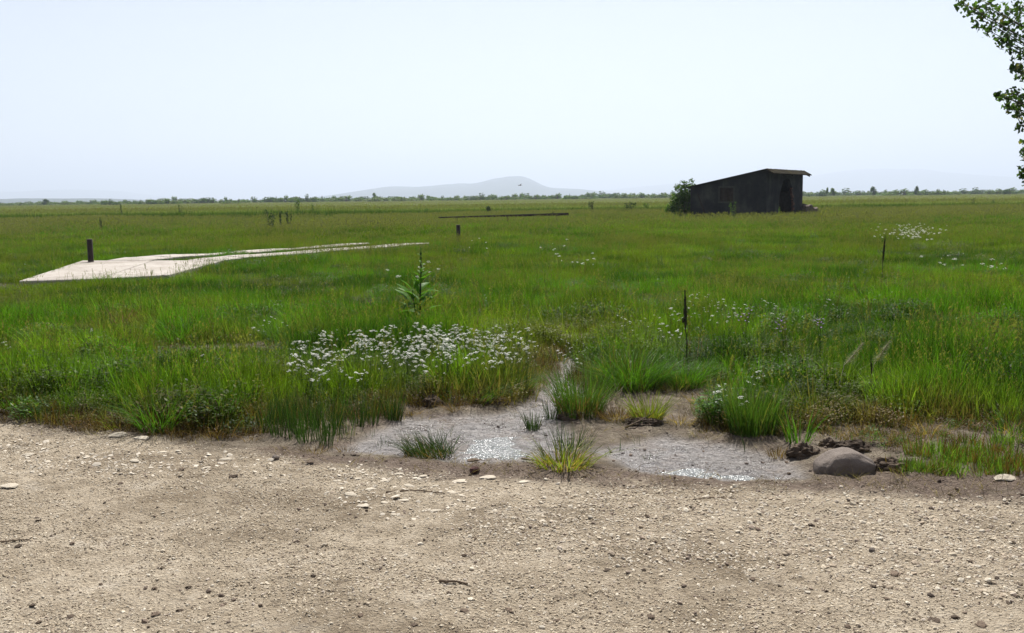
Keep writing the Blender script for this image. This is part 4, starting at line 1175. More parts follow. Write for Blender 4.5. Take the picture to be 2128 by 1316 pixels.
def heap(px, py, wpx, hm, lab, seed):
    p = GG(px, py); w = wpx * p.length / FPX / 2
    v, f = ico(4); out = []
    for q in v:
        Q = Vector(q)
        n = mnoise.fractal(Q * 2.5 + Vector((seed, 0, seed * 2)), 0.8, 2.1, 5); n2 = mnoise.fractal(Q * 9 + Vector((seed, 4, 1)), 0.7, 2.1, 3)
        k = 1 + 0.35 * n + 0.10 * n2
        out.append((q[0] * w * k, q[1] * w * 0.6 * k, max(q[2], -0.25) * hm * k))
    add('earth_heap', mesh('earth_heap', out, f, [M_DARKSOIL]), None, p, label=lab, cat='earth heap')
heap(1668, 945, 62, 0.065, 'dark earth heap between the dry brown tuft and the boulder', 1)
heap(1722, 928, 40, 0.05, 'small black earth heap under the bright iris like blades', 2)
heap(1772, 935, 72, 0.055, 'dark earth heap showing just behind the boulder', 3)
heap(1020, 838, 70, 0.05, 'dark matted earth bank under the green tussock above the puddle', 5)
heap(1080, 818, 60, 0.05, 'dark earth bank under the wind swept grass beside the mud channel', 6)
heap(1190, 868, 60, 0.045, 'dark earth foot under the tall dark fine leaved tussock', 7)
heap(1340, 880, 70, 0.04, 'dark rooty earth foot under the yellow green tussock', 8)
heap(1848, 975, 84, 0.06, 'dark rooty earth heap touching the right end of the boulder', 4)

# ------------------------------------------------------------------ tussocks standing on their own
def tint_mat(name, c, trans=0.42, dry=(0.19, 0.155, 0.045)):
    return leaf_mat(name, c, trans=trans, dry=dry)
MT_LUSH = tint_mat('lush_blades', (0.06, 0.138, 0.014)); MT_DARK = tint_mat('dark_sedge_and_shade', (0.035, 0.062, 0.016), 0.3)
MT_RUSH = tint_mat('rush_stems', (0.034, 0.068, 0.015), 0.3); MT_YEL = tint_mat('yellow_green_blades', (0.15, 0.18, 0.03))
MT_BROWN = tint_mat('dry_brown_blades', (0.15, 0.09, 0.045)); MT_GOLD = tint_mat('golden_dead_blades', (0.30, 0.20, 0.07)); MT_MIX = tint_mat('mid_green_blades', (0.06, 0.115, 0.02))

def tussock(px, py, lab, h, r, n, w, m, bend=0.9, lean=0.5, wind=(0, 0), m2=None, frac2=0.0, name='grass_tussock', cat='tussock', group=None, seed=None, z=None):
    p = GG(px, py)
    c = Clump(int(px * 7 + py) if seed is None else seed); rg = c.rng
    d2 = Clump(int(px * 3 + py))
    for k in range(n):
        a = rg.uniform(0, 6.283); rad = r * math.sqrt(rg.random())
        base = Vector((math.cos(a) * rad, math.sin(a) * rad, -0.015))
        tgt = d2 if (m2 and rg.random() < frac2) else c
        hh = h * rg.uniform(0.5, 1.12)
        if tgt is d2: hh *= 0.6
        az = a + rg.uniform(-0.7, 0.7)
        L = lean * (0.25 + 0.75 * rad / r) * rg.uniform(0.3, 1.2)
        if wind != (0, 0):
            az = math.atan2(math.sin(az) * L + wind[1], math.cos(az) * L + wind[0]); L = L * 0.6 + math.hypot(*wind) * 0.6
        tgt.blade(base, az, hh, w * rg.uniform(0.7, 1.3), L, bend * rg.random() ** 1.2 * (1.4 if tgt is d2 else 1), 5)
    if m2:
        t = thing(name, p, lab, cat, group)
        add('blades', c.mesh('blades', m), t); add('dead_and_shade_blades', d2.mesh('dead_and_shade_blades', m2), t)
    else:
        add(name, c.mesh(name, m), None, p, label=lab, cat=cat, group=group)

tussock(330, 893, 'bright green arching grass tussock at the edge of the track, left', 0.36, 0.12, 190, 0.006, MT_LUSH, 1.0, 0.7)
tussock(462, 874, 'fine arching green tussock right of the brightest one at the track edge', 0.34, 0.10, 150, 0.005, MT_LUSH, 0.9, 0.6)
tussock(893, 945, 'low dark sedge tussock swept to one side in the puddle', 0.17, 0.15, 520, 0.0055, MT_DARK, 0.9, 0.6, (-0.35, 0.05), MT_BROWN, 0.3)
tussock(1172, 968, 'yellow green sedge clump with golden dead leaves at the puddle rim', 0.18, 0.15, 300, 0.008, MT_YEL, 1.0, 0.8, (0, 0), MT_GOLD, 0.45)
tussock(1185, 935, 'thin dark green rushes rising behind the yellow green sedge', 0.20, 0.14, 110, 0.0045, MT_RUSH, 0.3, 0.35)
tussock(1107, 893, 'small upright tuft of dark rushes standing in the glittering mud', 0.16, 0.045, 110, 0.0045, MT_RUSH, 0.25, 0.4, name='rush_tuft', cat='rushes')
tussock(1145, 872, 'second upright tuft of dark rushes at the mud rim by the tall tussock', 0.18, 0.05, 70, 0.0045, MT_RUSH, 0.3, 0.4, name='rush_tuft', cat='rushes')
tussock(1207, 858, 'tall dark fine leaved tussock between the mud channel and the pale dead stems', 0.40, 0.17, 800, 0.0045, MT_MIX, 0.5, 0.4, (0, 0), MT_BROWN, 0.25)
tussock(1318, 805, 'big lush green tussock left of the dark flower spike', 0.38, 0.22, 800, 0.007, MT_LUSH, 1.1, 0.6, (0, 0), MT_DARK, 0.25)  # second, darker short blades put shading inside the tussock into its colour
tussock(1422, 802, 'lush green tussock under the dark flower spike', 0.28, 0.15, 480, 0.006, MT_LUSH, 1.0, 0.6, (0, 0), MT_BROWN, 0.2)
tussock(1345, 874, 'yellow green tussock in front of the big lush one', 0.25, 0.10, 330, 0.006, MT_YEL, 0.8, 0.5, (0, 0), MT_GOLD, 0.3)
tussock(1285, 868, 'sprawling tuft of brown dead grass beside the yellow green tussock', 0.13, 0.13, 300, 0.005, MT_BROWN, 1.2, 1.0, (0, 0), MT_GOLD, 0.4)
tussock(1565, 900, 'dense upright dark green rush stand at the mud edge', 0.37, 0.15, 760, 0.0045, MT_MIX, 0.3, 0.25, name='rush_stand', cat='rushes')
tussock(1660, 918, 'bright iris like blades growing from black mud beside the boulder', 0.24, 0.075, 34, 0.011, MT_LUSH, 0.45, 0.55)
tussock(1617, 952, 'stiff tuft of dry brown stalks left of the earth heap', 0.10, 0.05, 80, 0.004, MT_BROWN, 0.3, 0.4)
tussock(1005, 838, 'green tussock arching over the brown bank above the puddle', 0.24, 0.10, 160, 0.0055, MT_MIX, 1.0, 0.6, (0.5, 0.1), MT_GOLD, 0.2)
tussock(1065, 815, 'wind swept fine grass on the brown bank, leaning towards the mud channel', 0.24, 0.12, 200, 0.004, MT_MIX, 1.1, 0.5, (0.8, 0.1))
tussock(380, 712, 'lush bright tussock behind the bare strip on the left', 0.36, 0.22, 300, 0.008, MT_LUSH, 0.7, 0.4)
tussock(100, 720, 'dark leafy tussock at the left below the drive', 0.26, 0.20, 240, 0.008, MT_MIX, 1.0, 0.7)
tussock(590, 712, 'tall green tussock at the right end of the bare strip', 0.34, 0.22, 260, 0.007, MT_MIX, 0.7, 0.4)
tussock(815, 872, 'dark rush tuft at the corner of the grass beside the open mud', 0.24, 0.07, 150, 0.0045, MT_RUSH, 0.2, 0.25, name='rush_tuft', cat='rushes')
tussock(455, 905, 'reddish brown dry tuft at the track edge', 0.10, 0.09, 130, 0.004, MT_BROWN, 1.2, 1.0)
tussock(655, 940, 'small dry brown tuft at the lower end of the rushes', 0.07, 0.06, 80, 0.004, MT_BROWN, 1.0, 0.9)
tussock(716, 938, 'tiny brown tuft on the litter left of the dark sedge', 0.06, 0.05, 60, 0.004, MT_BROWN, 1.0, 0.9)
tussock(45, 850, 'bright leafy tuft at the far left track edge', 0.16, 0.12, 150, 0.008, MT_LUSH, 1.0, 0.8)
tussock(1160, 752, 'grey green fine tuft at the head of the mud channel', 0.20, 0.10, 120, 0.0045, MT_MIX, 0.7, 0.5, (0, 0), MT_GOLD, 0.3)
tussock(1232, 770, 'ragged tuft on the right bank of the mud channel', 0.26, 0.12, 160, 0.005, MT_MIX, 0.8, 0.5, (0, 0), MT_BROWN, 0.25)
tussock(1262, 800, 'dark ragged tuft between the tall dark and the big lush tussock', 0.26, 0.12, 300, 0.005, MT_MIX, 0.8, 0.5, (0, 0), MT_GOLD, 0.2)
tussock(1400, 812, 'low yellowing tuft at the head of the bare earth channel', 0.16, 0.09, 110, 0.005, MT_YEL, 1.0, 0.8, (0, 0), MT_BROWN, 0.3)
tussock(1462, 842, 'straw coloured tuft on the bare earth channel beside the leafy clump', 0.13, 0.08, 110, 0.004, MT_GOLD, 1.2, 1.0)
tussock(1415, 878, 'flattened straw tuft where the bare earth channel meets the mud', 0.08, 0.10, 120, 0.004, MT_GOLD, 1.3, 1.2)
tussock(1310, 882, 'dark dead tuft at the mud rim under the yellow green tussock', 0.10, 0.09, 120, 0.0045, MT_DARK, 1.2, 1.0, (0, 0), MT_BROWN, 0.5)
tussock(850, 862, 'brown dead tuft at the left corner of the open mud', 0.09, 0.07, 90, 0.004, MT_BROWN, 1.1, 1.0)
tussock(945, 848, 'brown matted tuft on the bank right of the big clod', 0.09, 0.10, 130, 0.004, MT_BROWN, 1.2, 1.1)
tussock(1790, 905, 'reddish dry tuft in the mud above the boulder', 0.11, 0.06, 70, 0.004, MT_BROWN, 0.6, 0.6)
tussock(1930, 905, 'dry bent stalks in the mud above the young grass', 0.14, 0.07, 50, 0.004, MT_GOLD, 0.9, 0.9)
tussock(2105, 900, 'green and straw tuft at the right end of the mud band', 0.22, 0.12, 130, 0.006, MT_MIX, 1.0, 0.7, (0, 0), MT_GOLD, 0.3)
tussock(520, 912, 'dry grey tuft on the litter left of the rushes', 0.07, 0.08, 90, 0.004, MT_BROWN, 1.1, 1.0)
tussock(250, 890, 'yellowish bent grass left of the arching tussock', 0.16, 0.10, 110, 0.005, MT_YEL, 1.1, 0.9, (0, 0), MT_GOLD, 0.4)
tussock(150, 878, 'reddish dry tuft at the left track edge', 0.13, 0.12, 130, 0.0045, MT_BROWN, 1.0, 0.9, (0, 0), MT_YEL, 0.3)
for k, (a, b, h, n) in enumerate([(556, 900, .30, 60), (580, 905, .28, 60), (612, 912, .28, 60), (636, 918, .24, 50), (668, 916, .24, 60), (690, 905, .25, 60), (718, 912, .20, 40), (600, 885, .32, 90),
                                 (650, 890, .30, 90), (700, 885, .30, 90), (745, 885, .28, 80), (770, 880, .26, 70), (625, 900, .3, 80), (575, 880, .3, 80), (676, 925, .2, 40)]):
    tussock(a, b, 'dark upright rush clump standing in the shallow mud at the meadow front', h, 0.055, n, 0.0042, MT_RUSH, 0.2, 0.22, name='rush_clump', cat='rushes', group='rushes standing in the mud')
for k, (a, b, h, n) in enumerate([(770, 905, .10, 8), (845, 915, .12, 9), (930, 905, .1, 7), (995, 868, .07, 6), (1082, 892, .09, 8), (1215, 925, .14, 8), (1280, 940, .10, 8), (1330, 925, .13, 10),
                                 (1345, 955, .08, 9), (1265, 950, .06, 6), (1075, 868, .08, 6), (905, 895, .12, 6), (800, 925, .10, 8), (1880, 930, .10, 10), (1440, 905, .08, 7), (780, 930, .07, 6)]):
    tussock(a, b, 'few thin dark rush stems sticking out of the open mud', h, 0.05, n, 0.0035, MT_RUSH, 0.4, 0.4, name='rush_sprig', cat='rushes', group='lone rush sprigs in the mud')
tussock(1550, 940, 'single thin stem rising from a black root in the mud', 0.17, 0.006, 3, 0.006, MT_DARK, 0.15, 0.15, name='rush_sprig', cat='rushes')

def right_low_grass():
    protos = [grass_proto('b%d' % k, 60 + k, 22, 0.06, 0.07, 0.17, 0.006, 0.5) for k in range(3)]
    poly = gpoly([(1860, 985), (1900, 940), (1990, 925), (2128, 920), (2300, 915), (2300, 1000), (2128, 992), (1990, 994)])
    n0 = 900
    a = np.array(poly); x = RNG.uniform(a[:, 0].min(), a[:, 0].max(), n0); y = RNG.uniform(a[:, 1].min(), a[:, 1].max(), n0)
    k = sdist(poly, x, y) < 0.02 * RNG.random(n0)
    k &= RNG.random(n0) < 1.1 * sstep(0.36, 0.66, fbm(x * 4, y * 4, 5, 2))
    x, y = x[k], y[k]; n = len(x)
    t = np.tile(np.array([0.095, 0.165, 0.025]), (n, 1)) * RNG.uniform(0.8, 1.2, (n, 1))
    t = np.where((RNG.random(n) < 0.35)[:, None], BROWN, t)
    scatter('young_grass', 'low bright young grass beside the boulder at the track edge', protos, np.stack([x, y, ground_z(x, y)], 1), rots(n, 0.1), RNG.uniform(0.6, 1.15, n), RNG.integers(0, 3, n), t)
right_low_grass()
def mud_band_weeds():
    protos = [grass_proto('w0', 91, 12, 0.05, 0.06, 0.16, 0.004, 0.9), grass_proto('w1', 92, 9, 0.05, 0.08, 0.20, 0.004, 0.6), herb_proto('w2', 93, 30, 0.06, 0.07, 0.010)]
    poly = gpoly([(1690, 900), (1760, 884), (2000, 880), (2300, 884), (2300, 930), (2128, 930), (1960, 925), (1880, 945), (1840, 960), (1760, 925)])
    n0 = 1500
    a = np.array(poly); x = RNG.uniform(a[:, 0].min(), a[:, 0].max(), n0); y = RNG.uniform(a[:, 1].min(), a[:, 1].max(), n0)
    k = (sdist(poly, x, y) < 0.0) & (RNG.random(n0) < 0.05 + 0.75 * sstep(0.42, 0.62, fbm(x * 3.5, y * 3.5, 305, 3)))
    x, y = x[k], y[k]; n = len(x)
    t = lerp3(np.tile(np.array([0.075, 0.045, 0.024]), (n, 1)), np.tile(np.array([0.19, 0.125, 0.05]), (n, 1)), RNG.random(n))
    t = np.where((RNG.random(n) < 0.3)[:, None], np.array([0.07, 0.13, 0.02]), t)
    scatter('mud_weeds', 'dry stalks and sparse weeds on the mud band above boulder and young grass', protos, np.stack([x, y, ground_z(x, y)], 1), rots(n, 0.2), RNG.uniform(0.5, 1.1, n), RNG.integers(0, 3, n), t)
mud_band_weeds()

# bleached dead stems between the tussocks
def dead_stems(px, py, lab, n, h, spread, m=M_TWIGPALE, r=0.003):
    p = GG(px, py); rg = random.Random(int(px)); mb = MB()
    for k in range(n):
        a = rg.uniform(0, 6.28); s = rg.uniform(0.1, spread); hh = h * rg.uniform(0.6, 1.1)
        b0 = Vector((rg.uniform(-.03, .03), rg.uniform(-.03, .03), -0.01)); tip = b0 + Vector((math.cos(a) * s * hh, math.sin(a) * s * hh, hh))
        mid = b0.lerp(tip, 0.5) + Vector((rg.uniform(-.02, .02), rg.uniform(-.02, .02), 0.02))
        mb.tube([b0, mid, tip], [r, r * 0.8, r * 0.3], 4)
    add('dead_weed', mb.mesh('dead_weed', [m]), None, p, label=lab, cat='dead weed')
dead_stems(1278, 838, 'bleached bare dead stems between the dark and the lush tussock', 9, 0.20, 0.6)
dead_stems(1425, 838, 'thin pale dead stem bent over the bare earth channel', 3, 0.16, 0.9)
dead_stems(1760, 982, 'pale curved dry stems arching in front of the boulder', 4, 0.10, 1.0)
dead_stems(255, 690, 'orange brown dead branch lying in the grass at the left', 5, 0.32, 1.2, solid_mat('orange_dead_stem', [(0.3, (0.16, 0.085, 0.035)), (0.7, (0.27, 0.15, 0.06))], 20, 0.9, 0.2), 0.007)
dead_stems(289, 652, 'dark brown dry dock stalk standing left of the lush tussock', 2, 0.30, 0.1, M_TWIG, 0.006)

# ------------------------------------------------------------------ white flowers (yarrow)
M_STEM = leaf_mat('flower_stem', (0.06, 0.10, 0.025), trans=0.2)
m, nt, o = mat('white_petals')
b = nd(nt, 'ShaderNodeBsdfPrincipled', Roughness=0.7); b.inputs['Specular IOR Level'].default_value = 0.2
tc = nd(nt, 'ShaderNodeTexCoord')
nt.links.new(ramp(nt, noise_n(nt, 120, 2, 0.5, tc.outputs['Object']), [(0.3, (0.62, 0.62, 0.52)), (0.6, (0.82, 0.82, 0.78))]), b.inputs['Base Color'])
tl = nd(nt, 'ShaderNodeBsdfTranslucent'); tl.inputs[0].default_value = (0.8, 0.8, 0.7, 1)
mx = nd(nt, 'ShaderNodeMixShader', Fac=0.3); nt.links.new(b.outputs[0], mx.inputs[1]); nt.links.new(tl.outputs[0], mx.inputs[2]); nt.links.new(mx.outputs[0], o.inputs[0])
M_PETAL = m
def yarrow_meshes(seed, nsub, rad):
    rg = random.Random(seed); mb = MB(); st = Clump(seed)
    hubs = [(rad * rg.uniform(0.0, 0.95), rg.uniform(0, 6.28), rg.uniform(-0.020, 0.008), rad * rg.uniform(0.22, 0.46)) for _ in range(nsub)]
    for hr, ha, hz_, hrad in hubs:
        hx, hy_ = hr * math.cos(ha), hr * math.sin(ha)
        st.strip([Vector((0, 0, -0.05)), Vector((hx, hy_, hz_ - 0.006))], [0.002, 0.0015], Vector((1, 0, 0)), 0.5)
        m_ = rg.randint(4, 8)
        for k in range(m_):
            a = 2.4 * k; rr_ = hrad * math.sqrt((k + 0.2) / m_)
            cx, cy_, cz = hx + rr_ * math.cos(a), hy_ + rr_ * math.sin(a), hz_ - 0.3 * rr_ + rg.uniform(-0.003, 0.003)
            r0 = rg.uniform(0.0035, 0.0062)
            i = len(mb.v); n = 5
            mb.v.append((cx, cy_, cz + r0 * 0.5))
            for j in range(n): mb.v.append((cx + r0 * math.cos(j * 1.2566 + k), cy_ + r0 * math.sin(j * 1.2566 + k), cz + rg.uniform(-0.002, 0.002)))
            mb.v.append((cx, cy_, cz - r0 * 0.7))
            for j in range(n):
                mb.f.append((i, i + 1 + j, i + 1 + (j + 1) % n)); mb.f.append((i + 6, i + 1 + (j + 1) % n, i + 1 + j)); mb.m += [0, 0]
    return mb.mesh('flower_head', [M_PETAL]), st
YH = [yarrow_meshes(k, n, r) for k, (n, r) in enumerate([(7, 0.036), (10, 0.046), (5, 0.028), (8, 0.040), (3, 0.022)])]
def yarrow_stem(seed, st, offs):
    c = Clump(seed); c.v = [tuple(Vector(v) + Vector((0, 0, 0.40))) for v in st.v]; c.f = list(st.f); c.bv = list(st.bv); c.sd = list(st.sd)
    rg = c.rng
    for s in (0, 1.57):
        c.strip([Vector((0, 0, -0.02)), Vector((0, 0, 0.36))], [0.004, 0.003], Vector((math.cos(s), math.sin(s), 0)), 0.4)
    for ox, oy, oz in offs:
        c.strip([Vector((0, 0, 0.22)), Vector((ox * 0.6, oy * 0.6, 0.31 + oz * 0.5)), Vector((ox, oy, 0.395 + oz))], [0.003, 0.0025, 0.002], Vector((0.7, 0.7, 0)), 0.45)
    for k in range(9):
        z = 0.03 + 0.033 * k; a = k * 2.4; d = Vector((math.cos(a), math.sin(a), 0.5)).normalized(); l = 0.07 - 0.004 * k
        side = d.cross(Vector((0, 0, 1))).normalized()
        for q in range(4):
            pz = Vector((0, 0, z)) + d * l * (q / 4)
            for sg in (-1, 1):
                c.strip([pz, pz + (d + side * sg) * 0.014], [0.003, 0], d.cross(side), rg.random())
        c.strip([Vector((0, 0, z)), Vector((0, 0, z)) + d * l], [0.003, 0], side, rg.random())
    return c.mesh('stem', M_STEM)
YO = [[(0.05 * math.cos(2.1 * q + v), 0.05 * math.sin(2.1 * q + v), -0.03 - 0.022 * ((q * 7 + v * 3) % 4)) for q in range(2 + v % 2)] for v in range(5)]
YS = [yarrow_stem(100 + k, YH[k][1], YO[k]) for k in range(5)]
# plant form in metres, head at 0.40
def yarrow(px, py, zhead, k, lab, group, scale=1.0, mud=False):
    p = G(px, py, zhead)
    g_ = gz(p.x, p.y)
    if not mud and sdist(BARE, np.array([p.x]), np.array([p.y]))[0] < 0.02: return
    s = max(0.3, (zhead - g_) / 0.40)
    t = thing('yarrow', (p.x, p.y, g_), lab, 'flower', group, (R(4) * math.sin(k * 1.7), R(4) * math.cos(k * 2.3), k * 1.1))
    hs = (0.66 + 0.22 * math.sin(k * 5.3)) * scale
    add('stem', YS[k % 5], t, (0, 0, 0), (0, 0, 0), (1, 1, s))
    add('flower_head', YH[k % 5][0], t, (0, 0, 0.40 * s), (R(16) * math.sin(k * 3.1), R(16) * math.cos(k * 2.7), k), (hs, hs, hs * 0.7))
    for q, (ox, oy, oz) in enumerate(YO[k % 5]):
        add('flower_head', YH[(k + q + 2) % 5][0], t, (ox, oy, (0.40 + oz) * s), (R(20) * math.sin(k * 2.1 + q), R(20) * math.cos(k * 1.7 + q), q), hs * 0.72)
rg = random.Random(12)
BLOB = [(560, 745), (600, 718), (690, 685), (780, 690), (850, 660), (900, 678), (985, 660), (1060, 662), (1110, 690), (1128, 742), (1080, 768), (1000, 740), (950, 760), (860, 748), (830, 790), (790, 830), (750, 800), (700, 760), (630, 770)]
ba = np.array(BLOB); cnt = 0; tries = 0
while cnt < 250 and tries < 4000:
    tries += 1
    x, y = rg.uniform(560, 1130), rg.uniform(655, 835)
    if sdist(BLOB, np.array([x]), np.array([y]))[0] > 4: continue
    core = math.exp(-(((x - 930) / 150) ** 2 + ((y - 705) / 35) ** 2)) + 0.35 * math.exp(-(((x - 660) / 70) ** 2 + ((y - 725) / 30) ** 2)) + 0.14
    if rg.random() > core: continue
    zc = np.interp(y, [655, 760, 830], [0.34, 0.34, 0.26]) + rg.uniform(-0.05, 0.06)
    lab_ = ('white yarrow in the thin left end of the patch behind the puddle', 'yarrow at the left end of the patch') if x < 780 else \
           ('white yarrow low in the front edge of the patch behind the puddle', 'yarrow at the front edge of the patch') if y > 735 else \
           ('white yarrow in the dense middle of the patch below the broad leaved weed', 'yarrow in the middle of the patch') if x < 960 else \
           ('white yarrow in the right end of the patch beside the mud channel', 'yarrow at the right end of the patch')
    yarrow(x, y, zc, cnt, lab_[0], lab_[1]); cnt += 1
for k, (x, y) in enumerate([(1278, 655), (1296, 662), (1405, 622), (1440, 612), (1455, 608), (1395, 640), (1410, 652), (1435, 625), (1465, 640), (1475, 632), (1500, 622), (1520, 640), (1548, 632),
                            (1590, 625), (1605, 628), (1545, 652), (1482, 655), (1515, 658), (1380, 672), (1360, 655), (1340, 662), (1305, 668), (1385, 690), (1410, 685), (1180, 692), (1190, 684),
                            (1428, 640), (1448, 650), (1492, 628), (1530, 628), (1610, 636), (1720, 622), (1490, 640), (1470, 612)]):
    yarrow(x, y, 0.36 + 0.02 * math.sin(k * 3), k, 'white yarrow scattered in the grass around the dark flower spike', 'yarrow around the dark flower spike', 0.85)
for k, (x, y) in enumerate([(1550, 793), (1490, 800), (1508, 798), (1496, 812), (1503, 810), (1540, 824), (1576, 772), (1487, 825)]):
    yarrow(x, y, 0.26, k, 'white flower on the leafy clump left of the rush stand', 'white flowers on the leafy clump', 0.8)
def far_yarrow():
    pts, n = [], 190
    for k in range(n):
        c_ = (1893, 481, 30, 8, 0.46) if k < 140 else rg.choice([(1150, 515), (1200, 540), (985, 500), (1960, 540), (2060, 550), (880, 560)]) + (34, 9, 0.36)
        p = G(c_[0] + rg.gauss(0, c_[2]), c_[1] + rg.gauss(0, c_[3]), c_[4]); pts.append((p.x, p.y, c_[4]))
    scatter('far_yarrow', 'white yarrow dotted through the far meadow, densest on the right', [q[0] for q in YH], np.array(pts), rots(n, 0.15), RNG.uniform(0.7, 1.2, n), RNG.integers(0, 5, n), np.ones((n, 3)))
far_yarrow()
for k, (x, y) in enumerate([(1165, 705), (1180, 712), (1200, 706), (1215, 700), (1190, 722), (1160, 728), (1172, 738), (1205, 730), (1220, 722), (1150, 715), (1240, 712), (1196, 745)]):
    yarrow(x, y, 0.14, k, 'small low yarrow in the bare patch at the head of the mud channel', 'low yarrow at the head of the mud channel', 0.6, True)
for k, (x, y) in enumerate([(560, 658), (548, 665), (588, 670), (530, 680), (190, 684), (12, 710), (420, 738)]):
    yarrow(x, y, 0.3, k, 'lone white yarrow in the short grass at the left', 'yarrow in the short grass at the left', 0.8)

# ------------------------------------------------------------------ tall weeds
M_BROAD = leaf_mat('broad_leaf', (0.075, 0.17, 0.018), trans=0.45, tvar=0.35)
M_WEED = leaf_mat('weed_leaf', (0.028, 0.055, 0.016), trans=0.3)
M_SPIKE = solid_mat('dry_flower_spike', [(0.3, (0.018, 0.018, 0.010)), (0.7, (0.06, 0.055, 0.028))], 40, 0.95, 0.8, 90, 0.15)
def leaf_strip(l, w, droop, fold=0.25, n=6, wavy=0.0):
    """a lance leaf along +X, folded on its midrib"""
    v, f = [], []
    for k in range(n + 1):
        t = k / n
        x = l * t * (1 - 0.12 * droop * t); z = l * (0.25 * t - droop * t * t * 0.55)
        hw = w * 0.5 * (math.sin(math.pi * min(1, t * 0.94 + 0.05)) ** 0.8) * (1 + wavy * math.sin(k * 2.3))
        if k == n: hw = 0.001
        v += [(x, -hw, z + fold * hw), (x, 0, z), (x, hw, z + fold * hw)]
    for k in range(n):
        a = 3 * k
        f += [(a, a + 3, a + 4, a + 1), (a + 1, a + 4, a + 5, a + 2)]
    return v, f
def leaf_me(name, l, w, droop, m, seed, wavy=0.1):
    v, f = leaf_strip(l, w, droop, wavy=wavy)
    b = 0.3 + 0.5 * ((seed * 0.618) % 1)
    return mesh(name, v, f, [m], {'bv': [b] * len(v), 'sd': [0] * len(v)})
def broad_weed():
    p = GG(873, 683); H = (683 - 512) * p.y / FPX
    t = thing('broadleaf_weed', p, 'tall broad leaved weed with a leafy flower stalk behind the yarrow patch', 'weed')
    mb = MB()
    mb.tube([(0, 0, -0.02), (0.01, 0, H * 0.4), (0.03, 0, H * 0.75), (0.03, 0, H)], [0.011, 0.009, 0.006, 0.002], 7)
    mb.tube([(0, 0, 0.02), (-0.06, 0.0, H * 0.25), (-0.09, 0.01, H * 0.5)], [0.009, 0.007, 0.003], 6)
    add('stem', mb.mesh('weed_stem', [M_SPIKE if False else M_WEED]), t)
    rg = random.Random(3)
    L = [leaf_me('leaf', 0.36, 0.13, 0.5, M_BROAD, 1), leaf_me('leaf', 0.36, 0.12, 0.9, M_BROAD, 2), leaf_me('leaf', 0.36, 0.10, 0.2, M_BROAD, 3)]
    for k in range(26):
        u = k / 26
        z = H * (0.14 + 0.5 * u); s = 1.15 * (1 - 0.62 * u) * rg.uniform(0.8, 1.15)
        az = k * 2.4 + rg.uniform(-0.4, 0.4)
        if k in (2, 6, 11, 15): az = math.pi + rg.uniform(-0.4, 0.4)
        x0 = -0.06 * min(1, z / (H * .25)) if k % 3 == 0 and z < H * 0.5 else 0.01
        add('leaf', L[k % 3], t, (x0, 0, z), (0, R(-rg.uniform(12, 50)), az), s)
    for k in range(12):
        u = k / 12; z = H * (0.62 + 0.36 * u); s = 0.30 * (1 - 0.6 * u)
        add('leaf', L[k % 3], t, (0.028, 0, z), (0, R(-rg.uniform(25, 60)), k * 2.4), s)
    # bud clusters up the stalk
    for k, u in enumerate((0.62, 0.7, 0.78, 0.86, 0.92)):
        v, f = lump(120 + k, 1, 0.4, 2.0, (0.018 * (1.2 - u * .5), 0.018 * (1.2 - u * .5), 0.026))
        add('bud_cluster', mesh('bud_cluster', v, f, [M_WEED], {'bv': [0.4] * len(v), 'sd': [0] * len(v)}), t, (0.03, 0, H * u))
broad_weed()

def flower_spike(px, py, toppx, lab, lean=0.0, rad=0.016, split=0.5, name='flower_spike_weed', leaves=True):
    p = GG(px, py); H = (py - toppx) * p.y / FPX
    t = thing(name, p, lab, 'weed', None, (0, R(lean), 0))
    mb = MB(); sr = min(0.007, rad * 0.45); mb.tube([(0, 0, -0.02), (0.012, 0, H * 0.3), (-0.008, 0.01, H * 0.6), (0, 0, H * 0.98)], [sr, sr * 0.8, sr * 0.6, sr * 0.35], 6)
    add('stem', mb.mesh('stem', [M_SPIKE]), t)
    n, rings = 9, 26; v, f = [], []
    rg = random.Random(int(px))
    for k in range(rings):
        u = k / (rings - 1); z = H * (split + (1 - split) * u)
        r_ = rad * (math.sin(math.pi * (0.08 + 0.86 * u)) ** 0.6) * (1 - 0.45 * u)
        for j in range(n):
            a = 2 * math.pi * j / n; q = r_ * rg.uniform(0.6, 1.35)
            v.append((q * math.cos(a), q * math.sin(a), z + rg.uniform(-0.006, 0.006)))
    for k in range(rings - 1):
        for j in range(n): f.append((k * n + j, k * n + (j + 1) % n, (k + 1) * n + (j + 1) % n, (k + 1) * n + j))
    add('flower_spike', mesh('flower_spike', v, f, [M_SPIKE]), t)
    if leaves:
        lm = leaf_me('leaf', 0.10, 0.022, 0.6, M_WEED, 4)
        for k in range(7): add('leaf', lm, t, (0, 0, H * (0.1 + 0.06 * k)), (0, R(-35), k * 2.4), 1 - 0.08 * k)
    return t, H
t_, H_ = flower_spike(1426, 760, 600, 'dark brown tapering flower spike rising from the lush tussocks', -1.5, 0.019, 0.5)
v, f = lump(140, 1, 0.4, 2.0, (0.012, 0.012, 0.03)); add('side_spike', mesh('side_spike', v, f, [M_SPIKE]), t_, (-0.022, 0, H_ * 0.6))
flower_spike(1830, 600, 489, 'dark dock spike leaning in the meadow near the far yarrow patch', 3, 0.018, 0.5)
flower_spike(1820, 885, 735, 'thin dark dead stalk leaning in the grass above the boulder', -6, 0.006, 0.75, 'dead_stalk', False)

